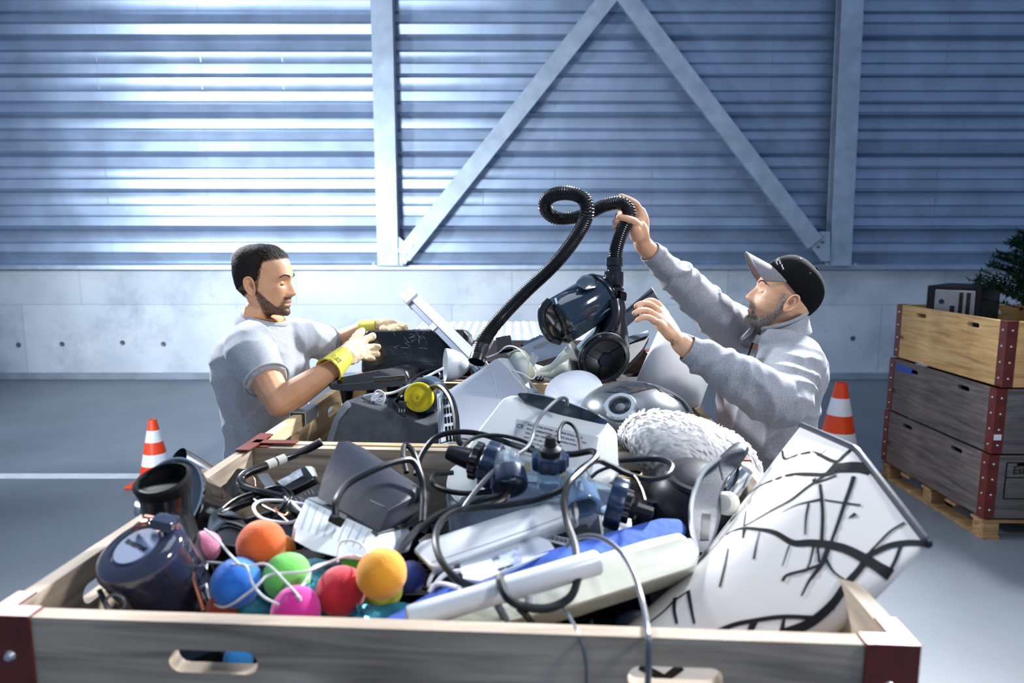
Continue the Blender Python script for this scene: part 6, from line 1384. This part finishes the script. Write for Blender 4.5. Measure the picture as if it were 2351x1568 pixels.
p2, body2, hb2 = build_person('person', 'grey-bearded man in black cap and grey zip sweatshirt lifting the vacuum cleaner hose', H2, 'grey', SK2, arms2, TR(T2, f2, l2, .88), hands2, (P(1755, 900, 2.36).x, 2.36, 0), '#3a322c', '#3a2b22', XT2)
TT2 = [(1785, 776, 2.355, .080, .098), (1783, 792, 2.36, .100, .145)]+T2[2:]
m_ = MB(); m_.loft([ering(P(x, y, Y), F2T if i == 0 else f2, l2, d*1.05, w_*1.05) for i, (x, y, Y, d, w_) in enumerate(TT2)])
CN = EN.lerp(WN, .96); CF = EF.lerp(WF, .93)
m_.tube([SN+V((-.05, .08, .0)), SN, SN.lerp(EN, .5), EN, EN.lerp(CN, .3), EN.lerp(CN, .65), EN.lerp(CN, .88), CN], [.10, .088, .083, .080, .076, .062, .052, .038], 28, 4)
m_.tube([SF+V((.07, -.06, -.03)), SF, SF.lerp(EF, .55), EF, EF.lerp(CF, .5), EF.lerp(CF, .85), CF], [.11, .092, .080, .072, .062, .050, .038], 28, 4)
sw = m_.build('sweatshirt', M_SWEAT, p2, vox=.0055, sm=6)
segs2 = [(SN, EN), (EN, CN), (SF, EF), (EF, CF)]
def sw_fn(co, n):
    d, tt, i = seg_t(co, segs2); arm = max(0, min(1, (.12-d)/.04)); ax = (segs2[i][1]-segs2[i][0]).normalized()
    ax = (ax+V((.25, .1, -.35))*.8).normalized()
    k = {0: .8, 1: .55+.9*abs(tt-.25), 2: .7, 3: .6+.7*tt}[i]
    a = fold(co, ax, 17, 2.8, .021*k, 2.0, 2+i)+fold(co, ax, 36, 2.4, .007*k, 1.5, 9)
    if i in (1, 3) and tt > .93: a *= .1
    o = fold(co, V((.4, .3, .85)).normalized(), 10, 3.0, .016, 2.2, 5)+fold(co, V((.8, 0, -.55)).normalized(), 14, 2.6, .011, 2.0, 12)
    return co+n*(a*arm+o*(1-arm))
bake(sw, sw_fn); q_ = sw.modifiers.new('s', 'SMOOTH'); q_.iterations = 3; q_.factor = .5
for c, d_, r_, nm in ((CN, (CN-EN).normalized(), .039, 'cuff'), (CF, (CF-EF).normalized(), .038, 'cuff')):
    MB().lathe([(r_-.003, .012), (r_, .012), (r_+.002, 0), (r_+.003, -.03), (r_+.002, -.055), (r_-.001, -.058)], c, d_, 32).build(nm, M_SWEAT, p2)
# collar with zip
cc = P(1788, 747, 2.34); nrm_ = V((.22, .05, 1)).normalized(); rg = []
for h_, r_, k in ((-.035, .118, 0), (-.014, .104, .0), (.008, .092, 0), (.030, .088, 0), (.040, .091, 0), (.040, .096, 0), (.028, .099, 0)):
    rg.append([cc+nrm_*h_+f2*(.004+r_*.98*math.cos(a))+l2*r_*.96*math.sin(a)+V((0, 0, -.040*math.cos(a)*(1 if h_ > 0 else .6)))*(1 if h_ > -.02 else .8) for a in [(.24+(2*PI-.48)*i/47) for i in range(48)]])
MB().loft(rg, caps=False, closed=False).build('collar', M_SWEAT, p2, solid=.005, sub=1)
z0 = cc+f2*.100+V((0, 0, -.055)); MB().tube([z0, z0+f2*.018+V((0, 0, -.05)), z0+f2*.026+V((0, 0, -.11))], .0035, 8, 4).build('zip', M_BLKM, p2)
MB().box(z0+f2*.026+V((0, -.004, -.068)), (.006, .005, .022)).build('zip_pull', M_BLK, p2, bevel=.001)
rg = [[cc+V((0, 0, h_))+f2*(.006+r_*math.cos(a))+l2*r_*.9*math.sin(a) for a in [2*PI*i/32 for i in range(32)]] for h_, r_ in ((-.06, .078), (-.035, .070), (-.030, .066))]
MB().loft(rg, caps=False).build('undershirt', mat('white_tee', '#dfe2e6', .85), p2)
legs(p2, P(1752, 1000, 2.36), f2, l2, .95)
# tattoo on the near wrist
Bt = bvh(body2)
m_ = MB()
for q in ([(1537, 780), (1541, 779), (1547, 781)], [(1540, 781), (1541, 787), (1544, 792)], [(1547, 781), (1543, 787), (1547, 790), (1544, 793), (1541, 790)]): ribbon(m_, Bt, q, .0016, .0005)
if m_.v: m_.build('wrist_tattoo', mat('tattoo_ink', '#4b423f', .6), body2, fix=False)
# cap
xf = (H2.f*math.cos(.54)+H2.u*math.sin(.54)); zf = (-H2.f*math.sin(.54)+H2.u*math.cos(.54)); co_ = H2.w((-.0135, 0, .036))
def cw(x, y, z): return co_+xf*x+H2.l*y+zf*z
def crown(u, v):
    a = 2*PI*u; b = PI/2*v; cb, sb = math.cos(b)**.78, math.sin(b)**.9
    x = .109*math.cos(a)*cb; y = .083*math.sin(a)*cb; z = .098*sb
    x -= .012*sb*0; seam = .0012*max(0, 1-abs((a/(PI/3) % 1)-.0)*25)+.0012*max(0, 1-abs((a/(PI/3) % 1)-1)*25)
    k = 1-seam*10*.1+.010*noise.noise(V((x, y, z))*22); fr_ = 1+.04*gs(a if a < PI else a-2*PI, .8)*gs(v-.5, .3)
    return cw(x*k*fr_, y*k, z*k*fr_-.012*(1-v))
M_CAPB = mat('cap_black', '#040509', .9, 0, .2, 60, .15, 500, spec=.2); M_CAPG = mat('cap_brim_grey', '#7b7880', .8, 0, .08, 200, .3, 600)
ct = p2
cp_ = MB().grid(crown, 96, 30, 0, True).build('cap', M_CAPB, ct, label='black baseball cap with white lettering'); 
def brim(side):
    def fn(u, v):
        a = -1.25+2.5*u; ix, iy = .108*math.cos(a), .083*math.sin(a); e = .078*math.cos(a*.92)**.7 if math.cos(a*.92) > 0 else 0
        x = ix+e*v*1.0; y = iy*(1+.05*v); z = -.008-.030*v*math.cos(a)-6.0*y*y*(.08+.92*v)
        return cw(x, y, z+side*.0022)
    return fn
m_ = MB().grid(brim(1), 40, 12).grid(brim(-1), 40, 12); br_ = m_.build('brim', M_CAPG, cp_, label='grey brim'); 
MB().tube([brim(0)(i/24, 1) for i in range(25)], .0028, 8, 1).build('brim_edge', M_CAPG, br_)
MB().lathe([(0, .004), (.006, .003), (.007, 0)], cw(0, 0, .099), zf, 16).build('top_button', M_CAPB, cp_)
Bc = bvh(cp_)
for i, (s_, a0) in enumerate([('Bucher', (1782, 600)), ('Comag - Running', (1789, 597))]):
    surftext(s_, Bc, a0[0], a0[1], 6, 12, .0078, mat('cap_lettering', '#d5d8df', .6), cp_)
m_ = MB(); ribbon(m_, Bc, [(1776, 594), (1784, 590), (1789, 594), (1781, 598)], .0016, .001); ribbon(m_, Bc, [(1783, 588), (1786, 600)], .0016, .001)
if m_.v: m_.build('emblem', MC['cap_lettering'], cp_, fix=False)
m_ = MB()
for x, y in ((1838, 594), (1860, 627)):
    h, n = hit(Bc, x, y)
    if h is not None: m_.lathe([(.0012, .0012), (.003, .001), (.0032, 0)], h, n, 12)
m_.build('eyelet', mat('eyelet_grey', '#55585f', .6), cp_)
